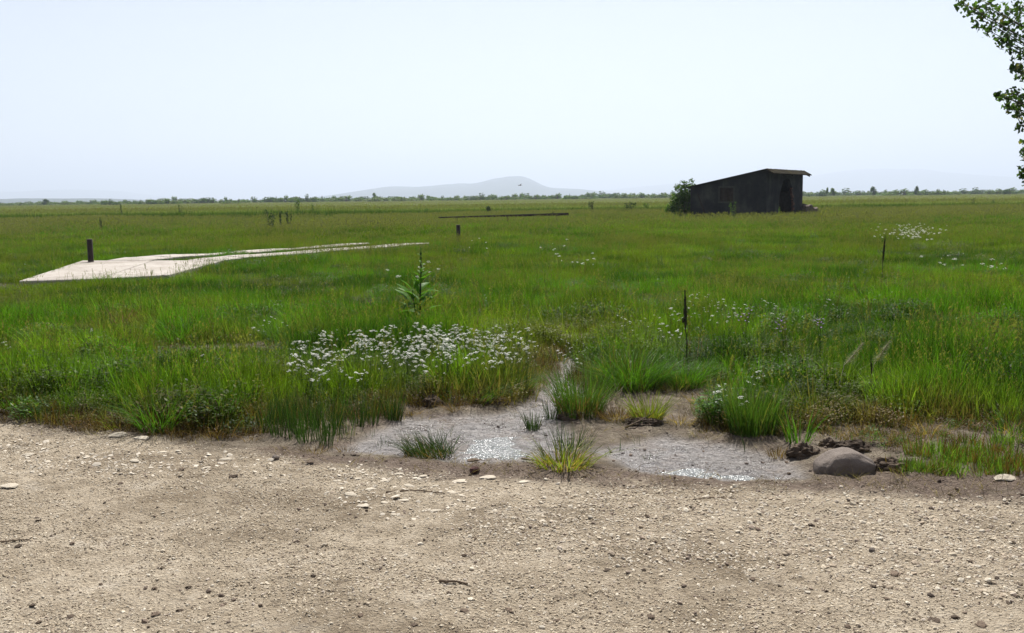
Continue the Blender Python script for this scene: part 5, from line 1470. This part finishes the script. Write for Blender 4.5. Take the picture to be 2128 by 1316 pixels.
def plume(px, py, topx, topy, lab):
    p = GG(px, py); q = P(topx, topy, p.y) - p
    t = thing('feathery_grass', p, lab, 'grass head')
    mb = MB(); mb.tube([(0, 0, -.02), (q.x * 0.3, 0, q.z * 0.6), (q.x, 0, q.z)], [0.003, 0.002, 0.001], 4); add('stem', mb.mesh('stem', [M_TWIGPALE]), t)
    c = Clump(int(px)); rg = c.rng
    for k in range(260):
        u = rg.random(); b0 = Vector((q.x * (0.45 + 0.55 * u), 0, q.z * (0.66 + 0.34 * u)))
        d = Vector((rg.uniform(-1, 1), rg.uniform(-1, 1), rg.uniform(-0.9, 0.4))).normalized() * 0.06 * (1.15 - 0.8 * u)
        c.strip([b0, b0 + d], [0.004, 0], Vector((0.3, 1, 0.3)).normalized(), rg.random(), 0)
    add('plume', c.mesh('plume', tint_mat_plume), t)
tint_mat_plume = leaf_mat('plume_seed', (0.24, 0.23, 0.12), trans=0.4, tvar=0.3)
plume(1735, 830, 1795, 712, 'pale feathery grass head bending over above the boulder')
plume(1800, 830, 1850, 708, 'second pale feathery grass head just right of the other')

M_PURPLE = solid_mat('purple_petals', [(0.3, (0.07, 0.02, 0.13)), (0.7, (0.13, 0.045, 0.21))], 60, 0.7, 0.1, 60)
def purple(px, py, lab, n=7):
    p0 = G(px, py, 0.38); p = Vector((p0.x, p0.y, gz(p0.x, p0.y)))
    t = thing('purple_flower', p, lab, 'flower'); rg = random.Random(int(px))
    mb = MB(); pm = MB()
    for k in range(3):
        e = Vector((rg.uniform(-.07, .07), rg.uniform(-.07, .07), 0.38 + rg.uniform(-.05, .04))); mb.tube([(0, 0, -.02), (e.x * .4, e.y * .4, e.z * .6), tuple(e)], [0.003, 0.0025, 0.0015], 4)
        fl = MB()
        for q in range(n):
            a = q * 2.4; c = e + Vector((math.cos(a) * 0.012, math.sin(a) * 0.012, -0.012 * q + 0.02)); d = Vector((math.cos(a), math.sin(a), 0.3)).normalized(); s = d.cross(Vector((0, 0, 1))).normalized()
            i = len(fl.v); fl.v += [tuple(c), tuple(c + d * .014 + s * .010), tuple(c + d * .028), tuple(c + d * .014 - s * .010)]; fl.f.append((i, i + 1, i + 2, i + 3)); fl.m.append(0)
        add('flower', fl.mesh('flower', [M_PURPLE]), t)
    add('stem', mb.mesh('stem', [M_WEED]), t)
purple(1548, 656, 'purple flowered weed in the grass right of the dark flower spike')
purple(1632, 680, 'purple flowered weed further right, before the dark green patch', 9)
purple(1706, 676, 'faint purple flowered weed, third from the dark flower spike', 4)

# leafy clump with white flowers left of the rush stand
def leafy(px, py, lab, r, h, n, m, seed):
    p = GG(px, py)
    add('leafy_clump', herb_proto('leafy_clump', seed, n, r, h, 0.018, m), None, p, label=lab, cat='herb clump')
leafy(1487, 880, 'leafy green clump with white flowers left of the rush stand', 0.16, 0.27, 420, MT_LUSH, 81)
leafy(1215, 850, 'dark low herb clump at the foot of the tall fine tussock', 0.13, 0.16, 200, MT_MIX, 82)
leafy(90, 700, 'yellowish herb clump in the short grass at the left edge', 0.25, 0.2, 300, MT_YEL, 83)
leafy(60, 870, 'dark leafy weeds at the left corner of the track edge', 0.14, 0.18, 220, MT_MIX, 84)
leafy(1640, 700, 'dark leafy weed patch among the purple flowers', 0.35, 0.36, 500, MT_MIX, 85)

# ------------------------------------------------------------------ shrubs, saplings and trees
def leaf_cloud(rg, blobs, n, size, name, m, flat=0.5):
    """leaves spread through a set of ellipsoids (centre, radii), denser towards their shells"""
    V = []; F = []; B = []
    tot = sum(b[1][0] * b[1][1] * b[1][2] for b in blobs)
    for c, r in blobs:
        k = max(6, int(n * r[0] * r[1] * r[2] / tot))
        for _ in range(k):
            d = Vector((rg.gauss(0, 1), rg.gauss(0, 1), rg.gauss(0, 1))).normalized(); q = rg.random() ** 0.45
            p = Vector((c[0] + d.x * r[0] * q, c[1] + d.y * r[1] * q, c[2] + d.z * r[2] * q))
            u = Vector((rg.gauss(0, 1), rg.gauss(0, 1), rg.gauss(0, flat))).normalized(); w = u.cross(Vector((rg.gauss(0, 1), rg.gauss(0, 1), rg.gauss(0, 1)))).normalized()
            s = size * rg.uniform(0.6, 1.35); i = len(V)
            V += [tuple(p - u * s), tuple(p + w * s * 0.55 + u * s * 0.1), tuple(p + u * s), tuple(p - w * s * 0.55 + u * s * 0.1)]
            F.append((i, i + 1, i + 2, i + 3)); B += [rg.random()] * 4
    return mesh(name, V, F, [m], {'bv': B, 'sd': [0] * len(V)})
M_BUSH = leaf_mat('bush_leaf', (0.075, 0.135, 0.025), trans=0.45); M_FARL = leaf_mat('far_tree_leaf', (0.075, 0.128, 0.028), trans=0.45); M_FARD = leaf_mat('far_tree_dark', (0.048, 0.088, 0.026), trans=0.4)
M_FARP = leaf_mat('far_tree_pale', (0.095, 0.14, 0.04), trans=0.35)

def shed_bush():
    d = 61.2; b = P(1420, 446, d); b = Vector((b.x, d, 0)); k = d / FPX
    t = thing('elder_bush', b, 'leafy green bush growing against the low left end of the shed', 'bush')
    mb = MB(); rg = random.Random(4)
    for q in range(7):
        a = rg.uniform(0, 6.28); e = Vector((math.cos(a) * 0.6, math.sin(a) * 0.4, rg.uniform(1.3, 2.2))); mb.tube([(0, 0, -.05), tuple(e * 0.5), tuple(e)], [0.03, 0.02, 0.008], 5)
    add('trunk', mb.mesh('trunk', [M_BARK]), t)
    def bl(px, py, r, dy=0): q = P(px, py, d + dy); return ((q.x - b.x, dy, q.z), r)
    blobs = [bl(1416, 432, (0.75, 0.6, 0.5)), bl(1408, 414, (0.48, 0.5, 0.42)), bl(1426, 407, (0.6, 0.6, 0.45)), bl(1416, 393, (0.42, 0.4, 0.34)), bl(1434, 388, (0.42, 0.4, 0.30)),
             bl(1438, 375, (0.20, 0.25, 0.16)), bl(1420, 379, (0.25, 0.25, 0.18)), bl(1406, 388, (0.2, 0.25, 0.18)), bl(1397, 430, (0.4, 0.4, 0.35)), bl(1388, 436, (0.26, 0.3, 0.2)), bl(1430, 420, (0.5, 0.6, 0.5), 0.6)]
    add('crown', leaf_cloud(rg, blobs, 4600, 0.062, 'crown', M_BUSH), t)
shed_bush()

def sapling(px, pybase, d, hpx, wpx, lab, n=160, m=M_WEED, group=None):
    b = P(px, pybase, d); b = Vector((b.x, d, 0)); top = P(px, pybase - hpx, d).z; w = wpx * d / FPX / 2
    t = thing('weed_shrub', b, lab, 'shrub', group); rg = random.Random(int(px))
    mb = MB(); blobs = []
    for q in range(3):
        e = Vector((rg.uniform(-w, w) * 0.7, rg.uniform(-w, w) * 0.5, top * rg.uniform(0.8, 1.0))); mb.tube([(0, 0, -.03), (e.x * .6, e.y * .6, e.z * .5), tuple(e)], [0.012, 0.009, 0.004], 4)
        for u in (0.45, 0.65, 0.85, 1.0): blobs.append(((e.x * (0.3 + .7 * u), e.y * u, e.z * u), (w * 0.42, w * 0.4, top * 0.13)))
    add('stem', mb.mesh('stem', [M_BARK]), t); add('foliage', leaf_cloud(rg, blobs, int(n * 1.9), max(0.035, w * 0.14), 'foliage', m), t)
sapling(563, 480, 46, 40, 24, 'leafy dark sapling, left of the three in the far left meadow', 150)
sapling(583, 480, 46.5, 40, 12, 'thin dark sapling, middle of the three in the far left meadow', 90)
sapling(601, 477, 47, 38, 16, 'leafy dark sapling, right of the three in the far left meadow', 120)
sapling(212, 480, 48, 26, 10, 'lone slender weed in the meadow above the left pipe post', 60)
sapling(255, 452, 78, 26, 12, 'dark weed standing out of the reed edge far left', 90)
sapling(376, 450, 78, 24, 12, 'dark weed standing out of the reed edge left of the saplings', 90)
sapling(622, 446, 80, 32, 22, 'loose pale green shrub at the reed edge above the saplings', 130, M_BUSH)
sapling(648, 446, 81, 22, 16, 'smaller pale green shrub right of the loose one at the reed edge', 90, M_BUSH)
sapling(1020, 447, 76, 18, 24, 'dark shrub in the reeds above the long dark beam', 150)
sapling(880, 446, 79, 14, 20, 'low shrub at the reed edge above the right pipe post', 100, M_BUSH)
sapling(1230, 440, 80, 22, 20, 'shrub at the reed edge right of the long dark beam', 120)
sapling(1310, 438, 81, 18, 24, 'shrub in the reeds left of the shed bush', 120)
sapling(1345, 438, 82, 18, 20, 'lower shrub in the reeds close to the shed bush', 100, M_BUSH)
sapling(1523, 448, 56.5, 28, 16, 'pale weed growing against the shed wall under the window', 110, M_BUSH)
sapling(1618, 448, 56, 16, 10, 'small weed in front of the shed doorway', 60, M_BUSH)
sapling(2020, 432, 86, 20, 14, 'dark weed at the reed edge far right', 90)
sapling(2065, 432, 86, 16, 12, 'second dark weed at the reed edge far right', 80)
sapling(1750, 436, 88, 10, 22, 'low shrub in the reeds right of the shed rubble', 90)

# poplar on the right whose crown hangs into the picture
def poplar():
    d = 12.0; rg = random.Random(21)
    base = Vector((9.4, 12.6, 0))
    t = thing('poplar_tree', base, 'poplar tree at the right edge whose leafy branches hang into the sky', 'tree')
    ml = leaf_mat('poplar_leaf', (0.05, 0.09, 0.022), trans=0.5, tvar=0.5, gloss=0.5)
    ends = []
    clus = []
    def cl(px, py, r, dd=0.0, n=46): q = P(px, py, d + dd) - base; clus.append((q, r, n))
    for a in [(2000, 5, .10), (2020, 25, .13), (2045, 12, .13), (2042, 42, .14), (2070, 22, .15), (2075, 55, .16), (2052, 62, .10), (2095, 40, .15), (2098, 78, .16), (2118, 60, .15), (2125, 90, .16), (2085, 85, .11), (2112, 20, .16), (2135, 30, .2),
              (2100, 100, .08), (2118, 118, .12), (2128, 140, .13), (2110, 148, .10), (2140, 120, .15), (2122, 158, .08),
              (2078, 200, .06), (2092, 205, .09), (2108, 195, .09), (2112, 215, .12), (2125, 200, .12), (2095, 225, .08), (2118, 238, .10), (2130, 225, .15), (2122, 262, .08), (2135, 255, .12), (2072, 196, .03),
              (2132, 300, .09), (2130, 318, .06), (2124, 362, .06), (2134, 355, .10), (2140, 380, .10), (2140, 330, .1)]:
        cl(a[0], a[1], a[2], rg.uniform(-0.35, 0.35), int(14 + 190 * a[2]))
    mb = MB()
    trunk = [Vector((0, 0, -0.1)), Vector((0.05, 0, 2.0)), Vector((-0.05, 0.05, 4.5)), Vector((0.0, 0, 7.5)), Vector((0.05, 0, 11.0))]
    mb.tube([tuple(p) for p in trunk], [0.30, 0.23, 0.17, 0.10, 0.03], 10)
    add('trunk', mb.mesh('trunk', [M_BARK], True), t)
    # rest of the crown, out of the picture
    for k in range(150):
        z = rg.uniform(2.6, 11.5); R_ = 2.9 * math.sin(math.pi * min(1, (z - 1.2) / 11.5)) ** 0.7; a = rg.uniform(0, 6.28); q = R_ * math.sqrt(rg.uniform(0.15, 1))
        c = Vector((math.cos(a) * q, math.sin(a) * q, z))
        w = c + base
        px = 1064 + FPX * (w.x / w.y)
        if px < 2170 and z < 6.0: continue
        clus.append((c, rg.uniform(0.25, 0.42), 60))
    br = MB()
    for k, (c, r, n) in enumerate(clus):
        z0 = max(1.2, c.z - 0.5 * math.hypot(c.x, c.y) - 0.3); s = Vector((0, 0, z0)); m_ = s.lerp(c, 0.55) + Vector((0, 0, 0.15 + 0.1 * rg.random()))
        br.tube([tuple(s), tuple(m_), tuple(c)], [0.03, 0.014, 0.004], 5, cap=False)
    add('branches', br.mesh('branches', [M_BARK], True), t)
    V, F, B = [], [], []
    for c, r, n in clus:
        for _ in range(n):
            dv = Vector((rg.gauss(0, 1), rg.gauss(0, 1), rg.gauss(0, 1))).normalized() * r * rg.random() ** 0.5
            p = c + dv; u = Vector((rg.gauss(0, 1), rg.gauss(0, 1), rg.gauss(-0.4, 0.8))).normalized(); w = u.cross(Vector((rg.gauss(0, 1), rg.gauss(0, 1), rg.gauss(0, 1)))).normalized(); s = rg.uniform(0.02, 0.035); i = len(V)
            V += [tuple(p - u * s), tuple(p + w * s * 0.85 - u * s * 0.25), tuple(p + w * s * 0.4 + u * s * 0.5), tuple(p + u * s * 1.25), tuple(p - w * s * 0.4 + u * s * 0.5), tuple(p - w * s * 0.85 - u * s * 0.25)]
            F.append((i, i + 1, i + 2, i + 3, i + 4, i + 5)); B += [rg.random()] * 6
    add('crown', mesh('crown', V, F, [ml], {'bv': B, 'sd': [0] * len(V)}), t)
poplar()

# bushes and small trees along the horizon
def horizon_bushes():
    rg = random.Random(31)
    forms = []
    for k in range(7):
        blobs = []
        nb = rg.randint(5, 9)
        for q in range(nb):
            x = rg.uniform(-0.8, 0.8); hmax = (1 - abs(x) * 0.55) * rg.uniform(0.55, 1.0)
            blobs.append(((x, rg.uniform(-0.4, 0.4), hmax * 0.55), (rg.uniform(0.2, 0.38), 0.35, hmax * 0.48)))
        if k >= 5:
            blobs = [((rg.uniform(-0.35, 0.35), rg.uniform(-0.3, 0.3), rg.uniform(0.35, 0.85)), (0.3, 0.3, 0.2)) for q in range(9)]
        mm = [M_FARL, M_FARD, M_FARP, M_FARL, M_FARD, M_FARD, M_FARL][k]
        tr = MB(); tr.tube([(0, 0, -0.05), (0.02, 0, 0.3), (0.0, 0, 0.75)], [0.05, 0.035, 0.01], 5)
        for q in range(4): a = q * 1.6; tr.tube([(0, 0, 0.15), (math.cos(a) * .3, math.sin(a) * .2, 0.5)], [0.02, 0.006], 4)
        forms.append((leaf_cloud(rg, blobs, 900, 0.062, 'crown', mm), tr.mesh('trunk', [M_BARK])))
    def bush(px, toppy, d, wpx, k, lab, grp, name='horizon_bush', cat='bush'):
        q = P(px, toppy, d); w = wpx * d / FPX / 2; H = max(1.5, q.z)
        t = thing(name, (q.x, d, 0), lab, cat, grp, (0, 0, 0), (w, max(w * 0.7, 1.0), H / 0.97))
        t.rotation_euler = (0, 0, rg.choice([0, math.pi]))
        add('crown', forms[k][0], t); add('trunk', forms[k][1], t)
    def hy(px): return 411 - (px - 1064) * 0.01135
    # landmarks
    bush(95, 414, 420, 26, 5, 'small dark round tree at the left end of the horizon', None, 'horizon_tree', 'tree')
    bush(228, 412, 330, 46, 1, 'dark wide bush standing nearest in the left part of the horizon', None)
    bush(308, 413, 360, 60, 4, 'dark bush right of the nearest one on the left horizon', None)
    bush(350, 410, 350, 60, 0, 'taller dark bush in the left treeline above the weeds', None)
    bush(478, 415, 300, 60, 2, 'low pale green bush before the left treeline', None)
    bush(790, 403, 430, 70, 2, 'domed pale green bush under the left shoulder of the hill', None)
    bush(780, 402, 440, 22, 6, 'small pointed tree on the domed bush under the hill', None, 'horizon_tree', 'tree')
    bush(920, 406, 430, 40, 1, 'dark bush under the middle of the hill', None)
    bush(1815, 388, 380, 26, 5, 'round tree standing above the hedge right of the shed', None, 'horizon_tree', 'tree')
    bush(1733, 392, 380, 26, 6, 'small tree close to the right wall of the shed', None, 'horizon_tree', 'tree')
    bush(1905, 387, 390, 18, 5, 'small dark tree in the right hand hedge', None, 'horizon_tree', 'tree')
    bush(2100, 387, 390, 34, 4, 'broad dark tree at the right end of the horizon', None, 'horizon_tree', 'tree')
    bush(1718, 391, 385, 14, 6, 'tiny tree just beside the shed on the horizon', None, 'horizon_tree', 'tree')
    segs = [(-160, 330, 'low hazy bush in the treeline under the left blue ridge', 'treeline at the left', 4),
            (330, 720, 'low bush in the treeline left of the hill', 'treeline left of the hill', 9),
            (720, 1250, 'low bush in the treeline under the blue hill', 'treeline under the hill', 7),
            (1250, 1440, 'low bush in the treeline left of the shed', 'treeline left of the shed', 8),
            (1670, 2300, 'low bush in the hedge right of the shed', 'treeline right of the shed', 8)]
    for a, b, lab, grp, hh in segs:
        x = a
        while x < b:
            d = rg.uniform(400, 560); w = rg.uniform(40, 92)
            bush(x, hy(x) - rg.uniform(0.5, 1.3) * hh - 3.0, d, w, rg.choice([0, 0, 1, 2, 2, 3, 4]), lab, grp)
            x += w * rg.uniform(0.2, 0.36)
horizon_bushes()

# ------------------------------------------------------------------ long dark beam on short legs before the reeds
def beam():
    a = P(912, 450, 54); b = P(1180, 442, 62); a.z = P(912, 451, 54).z; b.z = P(1180, 442.5, 62).z
    t = thing('timber_beam', (a.x, a.y, 0), 'long low dark timber beam on short legs in front of the reeds', 'beam')
    v = b - a; ln = v.length; yaw = math.atan2(v.y, v.x); pit = math.asin(v.z / ln)
    mb = MB(); mb.prism([(0, -.07, -.07), (ln, -.07, -.17), (ln, .07, -.17), (0, .07, -.07)], [(0, -.07, 0), (ln, -.07, 0), (ln, .07, 0), (0, .07, 0)])
    add('beam', mb.mesh('beam', [M_WOODDARK]), t, (0, 0, a.z), (0, -pit, yaw))
    for u in (0.12, 0.5, 0.9):
        q = v * u; lm = MB(); lm.quadbox((-.05, -.05, -0.1), (.05, .05, a.z + q.z - 0.1)); add('leg', lm.mesh('leg', [M_WOODDARK]), t, (q.x, q.y, 0), (0, 0, yaw))
    pm = MB(); pm.tube([(0, 0, 0), (0, 0, 0.12)], 0.03, 5); q = v * 0.87; add('peg', pm.mesh('peg', [M_WOODDARK]), t, (q.x, q.y, a.z + q.z - 0.02))
beam()

# ------------------------------------------------------------------ rubble at the right corner of the shed
def rubble():
    m1 = solid_mat('rubble_stone', [(0.3, (0.08, 0.062, 0.05)), (0.7, (0.24, 0.19, 0.155))], 5, 0.9, 0.8, 14)
    spots = [(1673, 429, 0.22, 'pinkish rubble block leaning on the right corner of the shed'), (1683, 431, 0.20, 'mossy rubble block in the middle of the heap beside the shed'),
             (1692, 436, 0.24, 'lower grey rubble block at the right end of the heap beside the shed'), (1676, 440, 0.26, 'rubble block half hidden in grass under the pinkish one')]
    for k, (a, b, r, lab) in enumerate(spots):
        p = P(a, b, 63.0 + 0.3 * k); v, f = lump(160 + k, 2, 0.7, 1.6, (1.0, 0.9, 0.75))
        v = v * r; v[:, 2] = np.where(v[:, 2] < 0, v[:, 2] - (p.z - r * 0.3) * np.clip(-v[:, 2] / r / 0.4, 0, 1), v[:, 2])
        add('rubble_block', mesh('rubble_block', v, f, [m1]), None, p, label=lab, cat='rubble')
rubble()

# ------------------------------------------------------------------ bird
def bird():
    p = P(1080, 385.5, 60); s = 0.14
    mb = MB()
    mb.tube([(0, -1.0, 0), (0, -0.75, 0.03), (0, -0.2, 0.02), (0, 0.4, 0), (0, 0.8, 0.04), (0, 1.0, 0.02)], [0.02, 0.10, 0.17, 0.13, 0.09, 0.01], 8)
    for sg in (-1, 1):
        i = len(mb.v); mb.v += [(sg * .08, -.35, .05), (sg * .95, -.55, .32), (sg * 1.7, -.1, .22), (sg * .9, .0, .28), (sg * .08, .3, .05)]
        mb.f.append((i, i + 1, i + 2, i + 3, i + 4)); mb.m.append(0)
    i = len(mb.v); mb.v += [(0, -.8, .02), (.18, -1.4, .0), (0, -1.25, .0), (-.18, -1.4, .0)]; mb.f.append((i, i + 1, i + 2, i + 3)); mb.m.append(0)
    add('bird', mb.mesh('bird', [solid_mat('dark_plumage', [(0.3, (0.02, 0.02, 0.025)), (0.7, (0.04, 0.04, 0.045))], 8, 0.8, 0)], True), None, p, (0.1, -0.3, 1.1), s,
        label='tiny dark bird flying in front of the blue hill', cat='bird')
bird()

# ------------------------------------------------------------------ hills
def hill(name, prof, d, depth, lab, m):
    """a ridge at distance d whose crest follows the profile (pixels), with real slopes before and behind it"""
    xs = np.linspace(prof[0][0], prof[-1][0], 160); crest = np.interp(xs, [p[0] for p in prof], [p[1] for p in prof])
    k = np.ones(9) / 9; crest = np.convolve(np.pad(crest, 4, mode='edge'), k, 'valid')
    V = []; n = len(xs); rows = 15
    for j in range(rows):
        u = j / (rows - 1) * 2 - 1
        for i in range(n):
            q = P(xs[i], crest[i], d); hgt = max(q.z, 0) * (math.cos(u * math.pi / 2) ** 0.8)
            nz = (fbm(np.array([xs[i] * 0.02]), np.array([u * 2.0 + d]), 5, 3)[0] - 0.5) * 0.25 * q.z * (abs(u) > 0.05) * (1 - abs(u))
            V.append((q.x * (1 + u * depth / d * 0.2), d + u * depth, -2 + (hgt + nz) if abs(u) < 0.99 else -3))
    F = [(j * n + i, j * n + i + 1, (j + 1) * n + i + 1, (j + 1) * n + i) for j in range(rows - 1) for i in range(n - 1)]
    add(name, mesh(name, V, F, [m], smooth=True), kind='structure', label=lab)
M_HILL = solid_mat('wooded_hill', [(0.3, (0.022, 0.038, 0.026)), (0.7, (0.04, 0.06, 0.035))], 0.004, 0.95, 0, 1, 0.1)
hill('hill', [(690, 420), (715, 407), (760, 397), (820, 387), (870, 390), (930, 384), (990, 381), (1030, 371), (1055, 366.5), (1078, 366), (1092, 370), (1110, 378), (1132, 389), (1200, 393), (1250, 402), (1300, 416)], 8500, 2500, 'blue hazy hill with one steep summit on the horizon', M_HILL)
hill('hills', [(1180, 415), (1250, 396), (1330, 388), (1420, 380), (1500, 384), (1600, 378), (1690, 365), (1760, 354), (1810, 350), (1880, 353), (1960, 362), (2040, 366), (2128, 374), (2300, 385), (2500, 400)], 15500, 3000, 'very faint far mountain range behind the shed and poplar', M_HILL)
hill('hills', [(-300, 405), (-100, 400), (60, 398), (150, 393), (230, 396), (290, 405), (360, 418)], 15000, 3000, 'very faint far mountains at the left edge', M_HILL)
hill('ridge', [(-400, 414), (-100, 411), (30, 413), (60, 411), (140, 412), (190, 411), (250, 413), (300, 417), (360, 424)], 3600, 700, 'low dark blue wooded ridge at the left edge of the horizon', M_HILL)
hill('hills', [(1000, 405), (1100, 402), (1180, 394), (1260, 396), (1340, 400), (1420, 398), (1500, 408)], 12500, 1500, 'faint low hills between the blue hill and the shed', M_HILL)

# ------------------------------------------------------------------ haze
def haze():
    m, nt, o = mat('haze_air')
    pv = nd(nt, 'ShaderNodeVolumePrincipled')
    pv.inputs['Density'].default_value = HAZE
    pv.inputs['Color'].default_value = (0.745, 0.845, 0.985, 1)
    pv.inputs['Anisotropy'].default_value = 0.3
    pv.inputs['Density Attribute'].default_value = ''
    nt.links.new(pv.outputs[0], o.inputs['Volume'])
    mb = MB(); mb.quadbox((-21500, -2900, -8), (21500, 21500, 520))
    add('haze', mb.mesh('haze', [m]), kind='stuff', label='pale haze hanging over the whole plain')
HAZE = 2.1e-4
haze()
